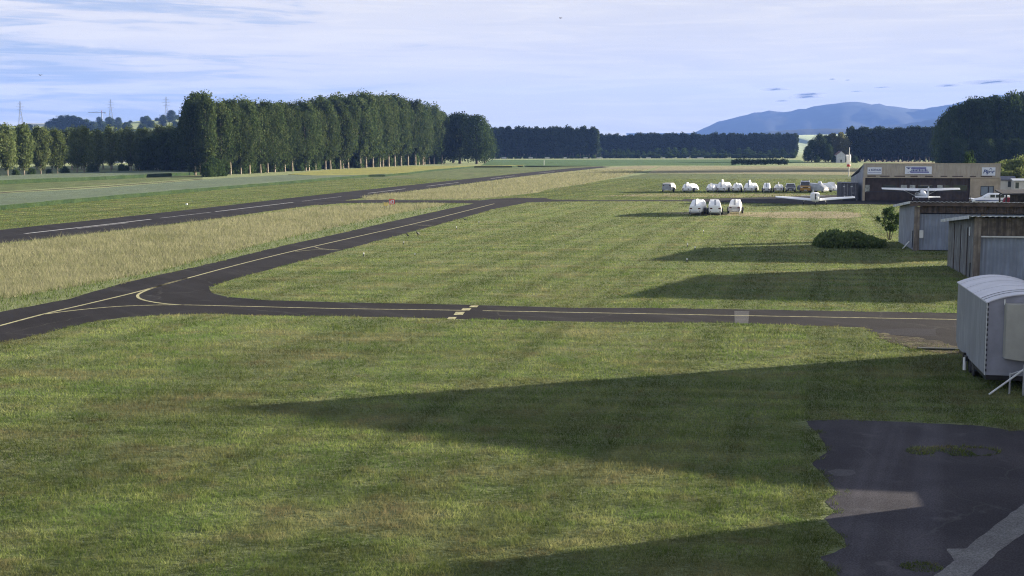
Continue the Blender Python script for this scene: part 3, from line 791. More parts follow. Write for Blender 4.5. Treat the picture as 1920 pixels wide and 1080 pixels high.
# dark rows across the far end of the field
MASS = []
for row in range(2):
    for k in range(34):
        p = at(924 + k * 5.85 + random.uniform(-1, 1), 985 + row * 9)
        if row: MASS.append((p, zat(238.5 + random.uniform(-2.5, 6), p.y), 1.0)); continue
        farpop.plant(p, zat(238.5 + random.uniform(-2.5, 6), p.y), 'dark slender poplar in the taller row closing the far end of the field', group='taller far poplars')
for row in range(2):
    for k in range(52):
        p = at(1128 + k * 7.1 + random.uniform(-1.5, 1.5), 1150 + row * 10)
        if row: MASS.append((p, zat(250.5 + random.uniform(-2, 4.5), p.y), 1.15)); continue
        farpop.plant(p, zat(250.5 + random.uniform(-2, 4.5), p.y), 'dark poplar in the long low row right of the taller far row', group='lower far poplars', wide=1.15)
for k in range(46):
    pxx = 1126 + k * 8.1 + random.uniform(-3, 3); p = at(pxx, 1030 + random.uniform(-8, 12))
    sapling.plant(p, zat(random.uniform(276, 286), p.y), 'small grey green tree in front of the far dark poplars', group='small trees before the far poplars', wide=1.25)
for k in range(30):
    p = at(1122 + k * 12.6 + random.uniform(-4, 4), 1000)
    bushk.plant(p, random.uniform(2.6, 3.8), 'low dark bush along the far field edge', 'bush', 'bushes along the far field edge', wide=1.9)
for k in range(19):
    p = at(924 + k * 10.6 + random.uniform(-3, 3), 976)
    bushk.plant(p, random.uniform(2, 3.4), 'low dark bush at the foot of the taller far poplars', 'bush', 'bushes under the taller far poplars', wide=1.6)
# hedge, copse and the right hand woods
hd = thing('hedge', 'dark clipped hedge beyond the brown hay strip', 'hedge', at(1425, 604))
hv_ = []
r_ = np.random.default_rng(77)
for k in range(46):
    x0 = (k / 45 - .5) * 25.5
    n = 110; d = r_.normal(size=(n, 3)); d /= np.linalg.norm(d, axis=1)[:, None]
    p = np.array([x0, r_.uniform(-.6, .6), 1.5 + r_.uniform(-.3, .35)]) + d * r_.random((n, 1)) ** .4 * np.array([.9, 1.2, 1.55])
    a = r_.normal(size=(n, 3)); a /= np.linalg.norm(a, axis=1)[:, None]; b = np.cross(a, d)
    hv_.append(np.stack([p - a * .28, p - b * .2, p + a * .28, p + b * .2], 1))
hv_ = np.concatenate(hv_).reshape(-1, 3)
np_mesh('foliage', hv_, 4, M['leaf_dark'], r_.random(len(hv_) // 4), parent=hd)
for pxx, dd, hh, kind in ((1522, 730, 12.5, broad), (1536, 720, 15.5, broad), (1548, 728, 15, broad), (1514, 716, 9, broad), (1560, 735, 16.2, olive), (1576, 730, 16.6, olive), (1586, 742, 14, olive), (1554, 712, 10, broad)):
    lab = 'lighter olive tree in the copse behind the windsock' if kind is olive else 'dark green tree in the copse left of the windsock'
    kind.plant(at(pxx, dd), hh, lab, group='copse trees, olive' if kind is olive else 'copse trees, dark', wide=.8)
for pxx, dd in ((1590, 716), (1578, 708), (1532, 706), (1565, 704), (1604, 690)):
    bushk.plant(at(pxx, dd), 3.6, 'dark bush at the foot of the copse near the windsock', 'bush', 'bushes under the copse')
for row in range(2):
    for k in range(17):
        p = at(1594 + k * 10 + random.uniform(-2, 2), 742 + row * 9)
        if row: MASS.append((p, zat(238.5 + random.uniform(-2, 6), p.y), 1.35)); continue
        farpop.plant(p, zat(238.5 + random.uniform(-2, 6), p.y), 'dark tree in the wood behind the tan hangar', group='wood behind the tan hangar', wide=1.35)
for pxx, dd, top in ((1772, 500, 216), (1786, 470, 205), (1800, 480, 196), (1816, 468, 190), (1832, 490, 184), (1846, 470, 181), (1862, 474, 178), (1880, 480, 180), (1896, 466, 178), (1914, 475, 179), (1934, 470, 178), (1960, 480, 180), (1990, 470, 184), (1764, 520, 236)):
    p = at(pxx, dd)
    broad.plant(p, zat(top + random.uniform(-5, 7), dd), 'big dark tree in the tall clump above the right end of the hangar', group='tall dark clump at right', wide=.62)
for pxx, dd in ((1776, 455), (1800, 452), (1826, 458), (1850, 450), (1876, 455), (1905, 450), (1930, 452)):
    broad.plant(at(pxx, dd), 11, 'lower dark tree in front of the tall clump at right', group='lower trees of the dark clump', wide=.9)
for pxx, dd, hh in ((1868, 262, 2.6), (1878, 255, 3.2), (1888, 262, 3.4), (1898, 252, 3.6), (1908, 262, 3.0), (1918, 250, 4.2), (1928, 262, 4.4), (1880, 236, 2.0), (1896, 238, 1.8), (1912, 236, 2.4)):
    sunny.plant(at(pxx, dd), hh + 1.6, 'sunlit yellow green bush behind the pale shed beside the hangar', 'bush', 'sunlit bushes behind the shed', wide=.9)
for pxx, dd, hh in ((1815, 250, 6.6), (1822, 252, 6.9)):
    sapling.plant(at(pxx, dd), hh, 'thin light topped sapling rising behind the hangar roof', group='saplings behind the hangar', wide=.6)

VV, RR = [], []
for p, H, w in MASS:
    cm_, tm_, base, H0 = farpop.var[random.randrange(5)]
    a = np.zeros(len(cm_.vertices) * 3); cm_.vertices.foreach_get('co', a); a = a.reshape(-1, 3)
    r0 = np.zeros(len(cm_.polygons)); cm_.attributes['rnd'].data.foreach_get('value', r0)
    k = H / H0; th = random.random() * 6.28
    VV.append(np.stack([(a[:, 0] * math.cos(th) - a[:, 1] * math.sin(th)) * k * w + p.x, (a[:, 0] * math.sin(th) + a[:, 1] * math.cos(th)) * k * w + p.y, (a[:, 2] * 1.15 + base - 3) * k], 1)); RR.append(r0)
tag(np_mesh('far_woodland', np.concatenate(VV), 4, M['leaf_far'], np.concatenate(RR)), 'dense far wood massed behind the dark tree rows', 'woodland', kind='stuff')

# bush and little tree by the nearer hangar
BUSHV = []
bc = P(1592, 462.5)
bt = thing('weed_thicket', 'low dark thicket of tall weeds on the lawn left of the grey shed', 'bush', bc)
r_ = np.random.default_rng(9)
n = 9000
u = r_.random(n) * 2 * np.pi; q = np.sqrt(r_.random(n))
bx, by = np.sign(np.cos(u)) * np.abs(np.cos(u)) ** .55 * q * 2.7, np.sign(np.sin(u)) * np.abs(np.sin(u)) ** .6 * q * 2.2
hh = 0.86 * (0.55 + 0.45 * (1 - q ** 8)) * (0.62 + 0.75 * vnoise(bx * 1.1 + 9, by * 1.1 + 9, 2)) * (0.8 + 0.4 * r_.random(n))
z = r_.random(n) ** 0.55 * hh
p = np.stack([bx, by, z], 1)
a = r_.normal(size=(n, 3)) * np.array([.6, .6, 1.2]); a /= np.linalg.norm(a, axis=1)[:, None]
b = np.cross(a, r_.normal(size=(n, 3))); b /= np.linalg.norm(b, axis=1)[:, None]
sz = (0.10 + 0.12 * r_.random(n))[:, None]
np_mesh('foliage', np.stack([p - a * sz, p - b * sz * .35, p + a * sz, p + b * sz * .35], 1).reshape(-1, 3), 4, M['leaf_weed'], r_.random(n), parent=bt)
tp = P(1668, 450)
lt = thing('small_tree', 'small round leafed tree against the corner of the far grey shed', 'tree', tp, 0.4)
m = MB()
for k, (dx, dy) in enumerate(((.05, 0), (-.25, .1), (.3, -.05), (.12, .2))):
    m.path([Vector((dx * .3, dy * .3, -.05)), Vector((dx, dy, .8)), Vector((dx * 2.2, dy * 2.2, 1.7)), Vector((dx * 3, dy * 3, 2.4))], [.05 - .008 * k, .04 - .006 * k, .025, .01], 6)
m.build('trunk', M['bark'], lt)
V, RN = [], []
r_ = np.random.default_rng(31)
for k in range(46):
    th = r_.random() * 6.28; t = r_.random(); rad = 1.12 * math.sin(math.pi * (0.12 + 0.8 * t)) * (0.45 + 0.55 * r_.random())
    c = np.array([math.cos(th) * rad, math.sin(th) * rad, 0.95 + 1.75 * t])
    n = 60; d = r_.normal(size=(n, 3)); d /= np.linalg.norm(d, axis=1)[:, None]
    p = c + d * r_.random((n, 1)) ** .5 * .27
    a = r_.normal(size=(n, 3)); a /= np.linalg.norm(a, axis=1)[:, None]; b = np.cross(a, d); b /= np.linalg.norm(b, axis=1)[:, None]
    sz = (.06 + .05 * r_.random(n))[:, None]
    V.append(np.stack([p - a * sz, p - b * sz * .6, p + a * sz, p + b * sz * .6], 1)); RN.append(r_.random(n))
np_mesh('crown', np.concatenate(V).reshape(-1, 3), 4, M['leaf_bush'], np.concatenate(RN), parent=lt)

# ------------------------------------------------------------------ building materials
M['sheet_grey'] = paint('pale_blue_grey_sheet', (0.27, 0.30, 0.36), 0.55, 0.18, 0.8, (0.20, 0.22, 0.25), streak=((0.20, 0.21, 0.23), 0.6))
M['door_grey'] = paint('blue_grey_door_sheet', (0.22, 0.26, 0.34), 0.5, 0.15, 1.2, streak=((0.17, 0.19, 0.24), 0.7))
M['stained_wood'] = paint('stained_timber', (0.13, 0.10, 0.085), 0.9, 0.35, 2.5, streak=((0.035, 0.03, 0.03), 1.0))
M['lintel_wood'] = paint('weathered_lintel', (0.17, 0.145, 0.12), 0.9, 0.4, 3.0, streak=((0.05, 0.042, 0.04), 1.2))
M['stained_wall'] = paint('streaked_fibre_cement', (0.25, 0.26, 0.26), 0.85, 0.25, 1.5, (0.15, 0.14, 0.13), streak=((0.055, 0.05, 0.05), 1.1))
M['grey_wall'] = paint('grey_painted_wall', (0.26, 0.28, 0.32), 0.8, 0.15, 1.0, (0.20, 0.21, 0.23))
M['concrete_post'] = paint('stained_concrete_post', (0.26, 0.225, 0.19), 0.9, 0.3, 3.0, streak=((0.10, 0.085, 0.075), 0.8))
M['brown_beam'] = paint('dark_brown_fascia', (0.10, 0.075, 0.062), 0.8, 0.3, 2.0)
M['roof_pale'] = paint('pale_corrugated_roof', (0.52, 0.54, 0.55), 0.6, 0.2, 1.5, (0.33, 0.33, 0.31))
M['tan_sheet'] = paint('tan_corrugated_sheet', (0.44, 0.395, 0.32), 0.7, 0.10, 0.8, (0.37, 0.32, 0.25), streak=((0.36, 0.31, 0.25), 0.5))
M['tan_wall'] = paint('tan_plaster_wall', (0.44, 0.37, 0.27), 0.85, 0.15, 1.0)
M['door_brown'] = paint('dark_brown_sliding_door', (0.052, 0.036, 0.032), 0.6, 0.35, 1.5)
M['pane_pale'] = paint('pale_window_pane', (0.42, 0.45, 0.42), 0.25, 0.4, 2.0)
M['pane_dark'] = glass_mat('dark_window_pane', (0.035, 0.045, 0.04))
M['pane_blue'] = glass_mat('blue_window_pane', (0.20, 0.25, 0.32), 0.12)
M['frame_dark'] = paint('dark_blue_frame', (0.035, 0.04, 0.055), 0.5)
M['white'] = paint('white_paint', (0.87, 0.87, 0.86), 0.35, 0.05, 1.0)
M['white_dull'] = paint('dull_white_gelcoat', (0.62, 0.63, 0.63), 0.4, 0.12, 2.0, (0.45, 0.44, 0.41))
M['white_warm'] = paint('cream_white', (0.70, 0.66, 0.58), 0.5, 0.1, 1.0)
M['grey_box'] = paint('grey_trailer_panel', (0.36, 0.38, 0.41), 0.5, 0.15, 2.0)
M['rubber'] = paint('black_rubber', (0.018, 0.018, 0.02), 0.8)
M['black'] = paint('black_trim', (0.02, 0.02, 0.024), 0.4)
M['dark_red'] = paint('red_lamp_lens', (0.09, 0.015, 0.018), 0.25)
M['lamp_clear'] = glass_mat('clear_lamp_lens', (0.75, 0.75, 0.75), 0.1)
M['steel'] = paint('galvanised_steel', (0.42, 0.43, 0.45), 0.45, 0.15, 3.0, metal=0.4)
M['car_black'] = paint('black_car_paint', (0.02, 0.022, 0.03), 0.2, 0.05, 1.0, spec=0.7)
M['car_silver'] = paint('silver_car_paint', (0.55, 0.56, 0.58), 0.3, 0.05, 1.0, metal=0.3)
M['car_yellow'] = paint('yellow_car_paint', (0.40, 0.215, 0.04), 0.35, 0.06, 1.0)
M['glass'] = glass_mat('dark_car_glass', (0.02, 0.024, 0.03))
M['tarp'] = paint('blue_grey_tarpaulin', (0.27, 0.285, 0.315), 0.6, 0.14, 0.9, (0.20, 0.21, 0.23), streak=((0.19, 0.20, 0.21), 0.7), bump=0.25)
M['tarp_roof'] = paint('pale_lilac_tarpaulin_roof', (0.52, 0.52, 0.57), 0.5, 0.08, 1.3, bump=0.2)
M['tarp_cream'] = paint('cream_window_cover', (0.36, 0.355, 0.32), 0.7, 0.08, 2.0)
M['lace'] = paint('dark_lacing', (0.04, 0.04, 0.05), 0.8)
M['sign_white'] = paint('white_sign_board', (0.74, 0.77, 0.84), 0.4, 0.05, 2.0)
M['sign_blue'] = paint('blue_sign_print', (0.06, 0.09, 0.24), 0.5, 0.1, 2.0)
M['sign_violet'] = paint('violet_blue_sign_band', (0.17, 0.18, 0.42), 0.5, 0.2, 4.0)
M['sign_red'] = paint('red_sign_face', (0.62, 0.07, 0.06), 0.5, 0.1, 2.0)
M['sign_yellow'] = paint('yellow_sign_face', (0.85, 0.68, 0.22), 0.5, 0.1, 2.0)
M['container'] = paint('dark_blue_grey_container', (0.10, 0.105, 0.125), 0.6, 0.2, 1.5, (0.075, 0.07, 0.075))
M['roof_dark'] = paint('dark_shed_roof', (0.028, 0.024, 0.026), 0.8, 0.3, 2.0)
M['roof_slate'] = paint('blue_grey_roof', (0.10, 0.105, 0.135), 0.7, 0.2, 2.0)
M['red_cloth'] = paint('dark_red_cloth', (0.22, 0.02, 0.035), 0.8)
M['plane_blue'] = paint('blue_aircraft_stripe', (0.04, 0.07, 0.20), 0.3)
M['plane_white'] = paint('white_aircraft_paint', (0.78, 0.79, 0.80), 0.3, 0.04, 1.0)
M['cover_white'] = paint('white_canvas_cover', (0.80, 0.79, 0.78), 0.7, 0.06, 3.0, bump=0.3)
M['board'] = paint('pale_marker_board', (0.6, 0.6, 0.56), 0.7)
M['crow'] = paint('black_feathers', (0.014, 0.014, 0.018), 0.6)
M['plaster'] = paint('white_plaster', (0.62, 0.63, 0.62), 0.8, 0.1, 1.0)
M['tile'] = paint('brown_roof_tile', (0.16, 0.10, 0.075), 0.8, 0.3, 2.0)
M['windsock_white'] = leaf_mat('white_windsock_cloth', (0.82, 0.82, 0.80), (0.82, 0.82, 0.80), (0.82, 0.82, 0.80), 0.5, 0)
M['plate'] = paint('board_dark_green', (0.05, 0.06, 0.055), 0.7)

def rib(m, u0, u1, y, z0, z1, pitch=0.25, depth=0.03):
    """corrugated sheet standing along x at depth y"""
    n = max(2, int((u1 - u0) / pitch)) * 4
    A, B = [], []
    for k in range(n + 1):
        u = u0 + (u1 - u0) * k / n
        dy = (0, 0, -depth, -depth)[k % 4]
        A.append((u, y + dy, z0)); B.append((u, y + dy, z1))
    m.loft([A, B], caps=False, closed=False)
    return m
def croof(m, u0, u1, y0, z0, y1, z1, pitch=0.33, amp=0.045, th=0.03):
    """corrugated roof sheet sloping from (y0, z0) to (y1, z1)"""
    n = int((u1 - u0) / pitch * 6)
    up_, dn = [], []
    for k in range(n + 1):
        u = u0 + (u1 - u0) * k / n
        w = amp * (0.5 + 0.5 * math.cos(2 * math.pi * (u - u0) / pitch))
        up_.append((u, w)); dn.append((u, w - th))
    rings = [[(u, y0, z0 + w) for u, w in up_] + [(u, y0, z0 + w) for u, w in reversed(dn)],
             [(u, y1, z1 + w) for u, w in up_] + [(u, y1, z1 + w) for u, w in reversed(dn)]]
    m.loft(rings)
    return m
RZ = R(-10.0)
def frame_pt(o, u, v, z=0.0):
    return o.location + Matrix.Rotation(o.rotation_euler.z, 3, 'Z') @ Vector((u, v, z))

# ------------------------------------------------------------------ the two grey hangars by the lawn
def small_hangar(loc, label, W, dep, hf, hb, wall_mat, lintel_mat, door_top, fas, pil, back_ext=0.0):
    h = thing('small_hangar', label, 'hangar', loc, RZ)
    m = MB()
    m.prism([(0.0, 0), (dep, 0), (dep, hb - .06), (0.0, hf - .06)], 0.0, 0.16, axis='x')
    m.prism([(0.0, 0), (dep, 0), (dep, hb - .06), (0.0, hf - .06)], W - .16, W, axis='x')
    m.box(.162, W - .162, dep - .16, dep - .002, 0, hb - .08)
    m.build('wall', wall_mat, h)
    MB().box(-.02, pil, -.06, .30, 0, hf - fas - .01).build('post', M['concrete_post'], h, bevel=.015)
    MB().box(W - pil, W + .02, -.06, .30, 0, hf - fas - .01).build('post', M['concrete_post'], h, bevel=.015)
    for k in (1, 2): MB().box(W * k / 3 - .15, W * k / 3 + .15, -.05, .25, 0, door_top - .02).build('post', M['concrete_post'], h, bevel=.015)
    m = MB()
    n = int((W - 2 * pil) / .24)
    for k in range(n):
        u = pil + .01 + (W - 2 * pil - .02) * k / n; w = (W - 2 * pil - .02) / n
        m.box(u, u + w - .012, -.02 + .008 * (k % 2), .06, door_top + .05, hf - .08)
    m.build('lintel', lintel_mat, h)
    if fas > .05:
        m = MB().box(-.45, W + .3, -.42, -.30, hf - fas + .08, hf + .04); m.box(-.40, W + .25, -.296, -.06, hf - fas + .10, hf - fas + .16)
        m.build('fascia', M['brown_beam'], h)
    m = MB(); croof(m, -.42, W + .28, -.52, hf + .03, dep + .35, hb - .02)
    m.build('roof', M['roof_pale'], h)
    m = MB().box(-.46, -.425, -.5, dep + .33, hb - .12, hb - .115)
    vs = [(-.47, -.50, hf - .10), (-.47, dep + .33, hb - .16), (-.47, dep + .33, hb + .03), (-.47, -.50, hf + .09)]
    m = MB().loft([vs, [(-.43, b, c) for a, b, c in vs]])
    m.build('verge_board', M['roof_pale'], h)
    for k in range(3):
        a = pil if k == 0 else W * k / 3 + .16; b = W * (k + 1) / 3 - .16 if k < 2 else W - pil
        m = MB(); rib(m, a + .02, b - .02, .12, .06, door_top - .03, .22, .02)
        m.box(a + .02, b - .02, .16, .20, .06, door_top - .03)
        m.build('hangar_door', M['door_grey'], h)
    return h
pA = P(1713, 470)
hA = small_hangar(pA, 'grey shed hangar with dark brown fascia behind the small round tree', 15.0, 9.6, 3.72, 3.05, M['grey_wall'], M['stained_wood'], 2.84, 0.36, 0.37)
m = MB().box(.37, .66, -.16, -.03, .98, 1.58); m.build('meter_box', M['white_dull'], hA, bevel=.02)
m = MB().tube((-.62, 1.6, 0.02), (-.18, 1.2, .62), .05, n=8); m.build('leaning_pipe', M['white'], hA)
m = MB().box(-.06, -.02, .55, .75, .2, 1.5); m.build('downpipe', M['frame_dark'], hA)
pB = P(1824, 525)
hB = small_hangar(pB, 'nearer shed hangar with rain streaked side wall and white door rail', 15.0, 9.6, 3.78, 3.05, M['stained_wall'], M['lintel_wood'], 2.60, 0.02, 0.36)
m = MB().box(.36, 14.6, -.10, -.03, 2.56, 2.64); m.build('door_rail', M['white_dull'], hB)
m = MB()
for y in (2.2, 4.6, 7.0): m.box(-.035, -.004, y, y + .16, .02, 3.0)
m.build('wall_batten', M['stained_wood'], hB)
m = MB().tube((-.07, 1.25, 2.55), (-.07, 1.25, 3.1), .035, n=8); m.build('wall_pipe', M['white'], hB)  # short white pipe on the side wall
m = MB().box(-.04, -.005, .9, 1.15, 0.1, .95); m.build('wall_slot', M['black'], hB)

# sheds beyond the right edge whose long shadows lie across the lawn
def outside_shed(name, label, loc, rz, L, W, h0, h1, mat):
    h = thing(name, label, 'shed', loc, rz)
    m = MB().prism([(0, 0), (L, 0), (L, h1), (0, h0)], 0, W, axis='x'); m.build('wall', mat, h)
    vs = [(-.15, -.2, h0 + .012), (-.15, L + .2, h1 + .012), (W + .15, L + .2, h1 + .012), (W + .15, -.2, h0 + .012)]
    m = MB().loft([vs, [(a, b, c + .06) for a, b, c in vs]]); m.build('roof', M['roof_pale'], h)
    m = MB().box(-.03, -.002, L * .5, L * .5 + 1.0, 0, 2.0); m.build('door', M['door_grey'], h)
    return h
CF = Vector((20.6, 49.9, 0)); dv = Vector((math.sin(R(10)), math.cos(R(10)), 0))
outside_shed('side_shed', 'long lean to shed with sloping roof out of view right of the tarpaulin trailer', CF - dv * 16.2, RZ, 16.2, 8, 2.05, 5.3, M['stained_wall'])
lw_ = thing('shade_wall', 'unseen low grey wall added to shade the old asphalt yard', 'wall', (13.6, 28.2, 0), RZ)  # unseen wall, added to keep low sun off the right of the yard
MB().box(0, .22, 0, 6.5, 0, .80).build('wall', M['concrete_post'], lw_)
MB().box(-.03, .25, -.02, 6.52, .802, .87).build('shade_wall_coping', M['concrete'], lw_)
outside_shed('low_shed', 'low flat shed out of view beside the old asphalt yard', Vector((13.6, 29.2, 0)) - dv * 9, RZ, 9, 6, 2.55, 2.6, M['grey_wall'])

# ------------------------------------------------------------------ the tan hangar
pH = P(1617.5, 376.2)
H = thing('tan_hangar', 'wide tan sheet metal hangar with dark brown sliding doors and three signs', 'hangar', pH, R(-7))
HW, HD, ZT, ZF = 19.7, 13.0, 5.50, 3.52
m = MB(); m.prism([(0.0, 0), (HD, 0), (HD, 3.2), (4.5, 4.1), (.3, ZT - .05), (0.0, ZT - .05)], 0.0, .2, axis='x')
m.prism([(0.0, 0), (HD, 0), (HD, 3.2), (4.5, 4.1), (.3, ZT - .05), (0.0, ZT - .05)], HW - .2, HW, axis='x')
m.box(.202, HW - .202, HD - .2, HD - .002, 0, 3.15); m.build('wall', M['sheet_grey'], H)
m = MB(); rib(m, .0, HW, -.03, ZF, ZT, .28, .035); m.box(.0, HW, -.025, .12, ZF + .01, ZT - .01); m.build('fascia', M['tan_sheet'], H)
m = MB().box(-.03, HW + .03, -.10, .14, ZT, ZT + .09); m.build('parapet_cap', M['tan_wall'], H)
m = MB().box(-.02, HW + .02, -.11, -.03, ZF - .12, ZF - .003); m.build('gutter', M['tan_wall'], H)
m = MB()
for k in range(9): m.box(.4 + k * 2.1 + random.uniform(-.3, .3), 1.7 + k * 2.1 + random.uniform(-.2, .2), -.075, -.067, ZF + .06, ZF + .22)
m.build('rain_stain', M['brown_beam'], H)
m = MB(); croof(m, -.1, HW + .1, .3, ZT - .25, HD + .3, 3.25, .5, .05); m.build('roof', M['roof_pale'], H)
MB().box(-.06, .26, -.14, .20, 0, ZF - .13).build('post', M['tan_wall'], H); MB().box(HW - .12, HW + .05, -.12, .16, 0, ZF - .13).build('post', M['tan_wall'], H)
m = MB().box(15.45, 16.95, -.04, .18, 0, ZF - .13); m.box(18.85, HW - .13, -.04, .18, 0, ZF - .13); m.box(16.95, 18.85, -.04, .18, 0, .8); m.box(16.95, 18.85, -.04, .18, 2.25, ZF - .13)
m.build('front_wall', M['tan_wall'], H)
m = MB()
for a, b, c, d in ((16.95, 18.85, .8, .88), (16.95, 18.85, 2.17, 2.25), (16.95, 17.03, .88, 2.17), (18.77, 18.85, .88, 2.17), (18.02, 18.16, .88, 2.17)): m.box(a, b, -.06, .10, c, d)
wf = m.build('window', M['frame_dark'], H)
m = MB().box(17.03, 18.02, .02, .04, .88, 2.17); m.box(18.16, 18.77, .02, .04, .88, 2.17); m.build('pane', M['pane_blue'], wf)
pale = {0: ((.06, .72, 1), ), 1: ((.1, 2.1, 2), ), 2: ((.2, 1.1, 0), (1.5, 2.3, 0)), 3: ((.2, 2.3, 2),), 4: ((.4, 1.2, 0), (1.4, 2.2, 2)), 5: ((.2, 2.2, 2),)}
for k in range(6):
    a = .27 + k * 2.53; b = a + 2.52
    m = MB(); rib(m, a, b, .30 + .07 * (k % 2), .03, ZF - .14, .42, .02); m.box(a, b, .305 + .07 * (k % 2), .35 + .07 * (k % 2), .03, ZF - .14)
    dd = m.build('sliding_door', M['door_brown'], H)
    for p, q, kind in pale[k]:
        y = .27 + .07 * (k % 2)
        m = MB().box(a + p, a + q, y - .005, y + .0, 1.55 + .1 * (kind == 1) - (.35 if kind == 1 else 0), 2.35)
        m.build('window', M['pane_pale'] if kind < 2 else M['pane_dark'], dd)
m = MB().box(.5, 15.0, .24, .26, 1.32, 1.40); m.build('door_rail', M['frame_dark'], H)

def text_mesh(txt, size, mat, name, parent, loc, shear=0.0, extrude=0.01, bold=0.0):
    cu = bpy.data.curves.new('txt', 'FONT'); cu.body = txt; cu.size = size; cu.shear = shear; cu.extrude = extrude; cu.offset = bold
    cu.align_x = 'CENTER'; cu.align_y = 'CENTER'
    o = bpy.data.objects.new('txt', cu); COL.objects.link(o)
    dg = bpy.context.evaluated_depsgraph_get()
    me = bpy.data.meshes.new_from_object(o.evaluated_get(dg)); bpy.data.objects.remove(o)
    me.materials.clear(); me.materials.append(mat)
    t = bpy.data.objects.new(name, me); COL.objects.link(t); t.parent = parent
    t.location = loc; t.rotation_euler = (math.pi / 2, 0, 0)
    return t
def board(label, u0, u1, z0, z1):
    o = thing('sign_board', label, 'sign', frame_pt(H, (u0 + u1) / 2, -.075, z0), R(-7))
    w = (u1 - u0) / 2
    MB().box(-w, w, -.06, -.0, 0, z1 - z0).build('panel', M['sign_white'], o, bevel=.008)
    return o, w, z1 - z0
def dashes(m, x0, x1, z, h, n, seed):
    r_ = random.Random(seed); x = x0; step = (x1 - x0) / n
    for k in range(n):
        w = step * r_.uniform(.55, .8); hh = h * r_.choice((1, 1, .8, 1.15))
        m.box(x, x + w, -.066, -.0605, z, z + hh); x += step
s1, w, h = board('white board with small dark print and a dot, leftmost sign on the tan hangar', .55, 2.62, 3.92, 4.98)
m = MB(); m.ell((-w + .27, -.062, h * .60), (.11, .006, .10), 12, 8); dashes(m, -.52, w - .08, h * .52, .20, 9, 2); dashes(m, -.50, .2, h * .72, .07, 7, 3); m.build('lettering', M['sign_blue'], s1)
m = MB().box(-w + .08, w - .08, -.066, -.0605, .26, .31); m.build('rule', M['sign_violet'], s1)
s2, w, h = board('long white and violet blue banner with winged mark on the tan hangar', 6.0, 9.85, 3.98, 5.12)
m = MB(); m.box(-w * .55, w * .58, -.066, -.0605, h * .62, h * .90); m.box(-w * .60, w * .80, -.066, -.0605, h * .16, h * .34); m.build('band', M['sign_violet'], s2)
m = MB(); dashes(m, -w * .52, w * .72, h * .36, .26, 11, 5)
m.add([(-w + .08, -.064, h * .9), (-w + .85, -.064, h * .86), (-w + .5, -.064, h * .62)], [(0, 1, 2)])
m.add([(-w + .25, -.064, h * .26), (-w + .62, -.064, h * .30), (-w + 1.15, -.064, h * .62), (-w + 1.05, -.064, h * .45), (-w + .55, -.064, h * .22)], [(0, 1, 2, 3, 4)])
m.build('lettering', M['sign_blue'], s2)
s3, w, h = board('white board reading Piper above the hangar window', 17.05, 18.95, 3.78, 5.0)
text_mesh('Piper', .74, M['sign_blue'], 'lettering', s3, (-.02, -.062, h * .48), shear=.25, extrude=.004, bold=.03)
m = MB(); m.add([(.02, -.065, h * .74), (.28, -.065, h * .94), (.52, -.065, h * .74), (.36, -.065, h * .74), (.27, -.065, h * .84), (.17, -.065, h * .74)], [(0, 1, 2, 3, 4, 5)]); m.build('emblem', M['sign_blue'], s3)

# ------------------------------------------------------------------ container, pale shed, dark lean-to, house, windsock
cp = P(1577, 375.4)
ct = thing('shipping_container', 'dark blue grey steel container with double doors beside the tan hangar', 'container', cp, R(-8))
m = MB(); m.box(0, 2.44, .03, 6.0, .12, 2.62)
for y in np.arange(.3, 5.9, .28): m.box(-.025, .0, y, y + .14, .25, 2.5)
m.build('body', M['container'], ct)
m = MB()
for a, b, c, d in ((0, .1, .12, 2.62), (2.34, 2.44, .12, 2.62), (.1, 2.34, .12, .26), (.1, 2.34, 2.48, 2.62)): m.box(a, b, -.06, .02, c, d)
m.build('frame', paint('container_frame', (0.07, 0.075, 0.09), 0.6), ct)
for a in (.11, 1.23):
    m = MB(); rib(m, a, a + 1.1, -.01, .27, 2.47, .36, .03); d = m.build('door', M['container'], ct)
    m = MB()
    for q in (.3, .8): m.tube((a + q, -.07, .24), (a + q, -.07, 2.5), .022, n=6)
    m.box(a + .25, a + .62, -.085, -.06, 1.05, 1.12); m.build('locking_bar', M['steel'], d)
    m = MB().box(a + .12, a + .42, -.052, -.046, 1.98, 2.16); m.box(a + .3, a + .5, -.052, -.046, .45, .68); m.build('placard', M['white_dull'], d)
m = MB()
for a in (.05, 2.2):
    for b in (0.1, 5.7): m.box(a, a + .2, b, b + .2, 0, .119)
m.build('foot', M['steel'], ct)

def small_house(name, label, cat, loc, rz, W, D, h, rh, wmat, rmat, wins=(), gable='x', over=.25):
    o = thing(name, label, cat, loc, rz)
    if gable == 'y':
        m = MB().prism([(0, 0), (W, 0), (W, h), (W / 2, h + rh), (0, h)], 0, D, axis='y'); m.build('wall', wmat, o)
        m = MB()
        for s in (0, 1):
            a = [(-over if s == 0 else W + over, h - rh * 2 * over / W + .01), (W / 2, h + rh + .01), (W / 2, h + rh + .16), (-over if s == 0 else W + over, h - rh * 2 * over / W + .16)]
            m.prism(a, -over, D + over, axis='y')
    else:
        m = MB().prism([(0, 0), (D, 0), (D, h), (D / 2, h + rh), (0, h)], 0, W, axis='x'); m.build('wall', wmat, o)
        m = MB()
        for s in (0, 1):
            a = [(-over if s == 0 else D + over, h - rh * 2 * over / D + .01), (D / 2, h + rh + .01), (D / 2, h + rh + .16), (-over if s == 0 else D + over, h - rh * 2 * over / D + .16)]
            m.prism(a, -over, W + over, axis='x')
    m.build('roof', rmat, o)
    for (a, b, c, d) in wins: MB().box(a, b, -.03, -.003, c, d).build('window', M['pane_dark'], o)
    return o
sp = at(1861, 222)
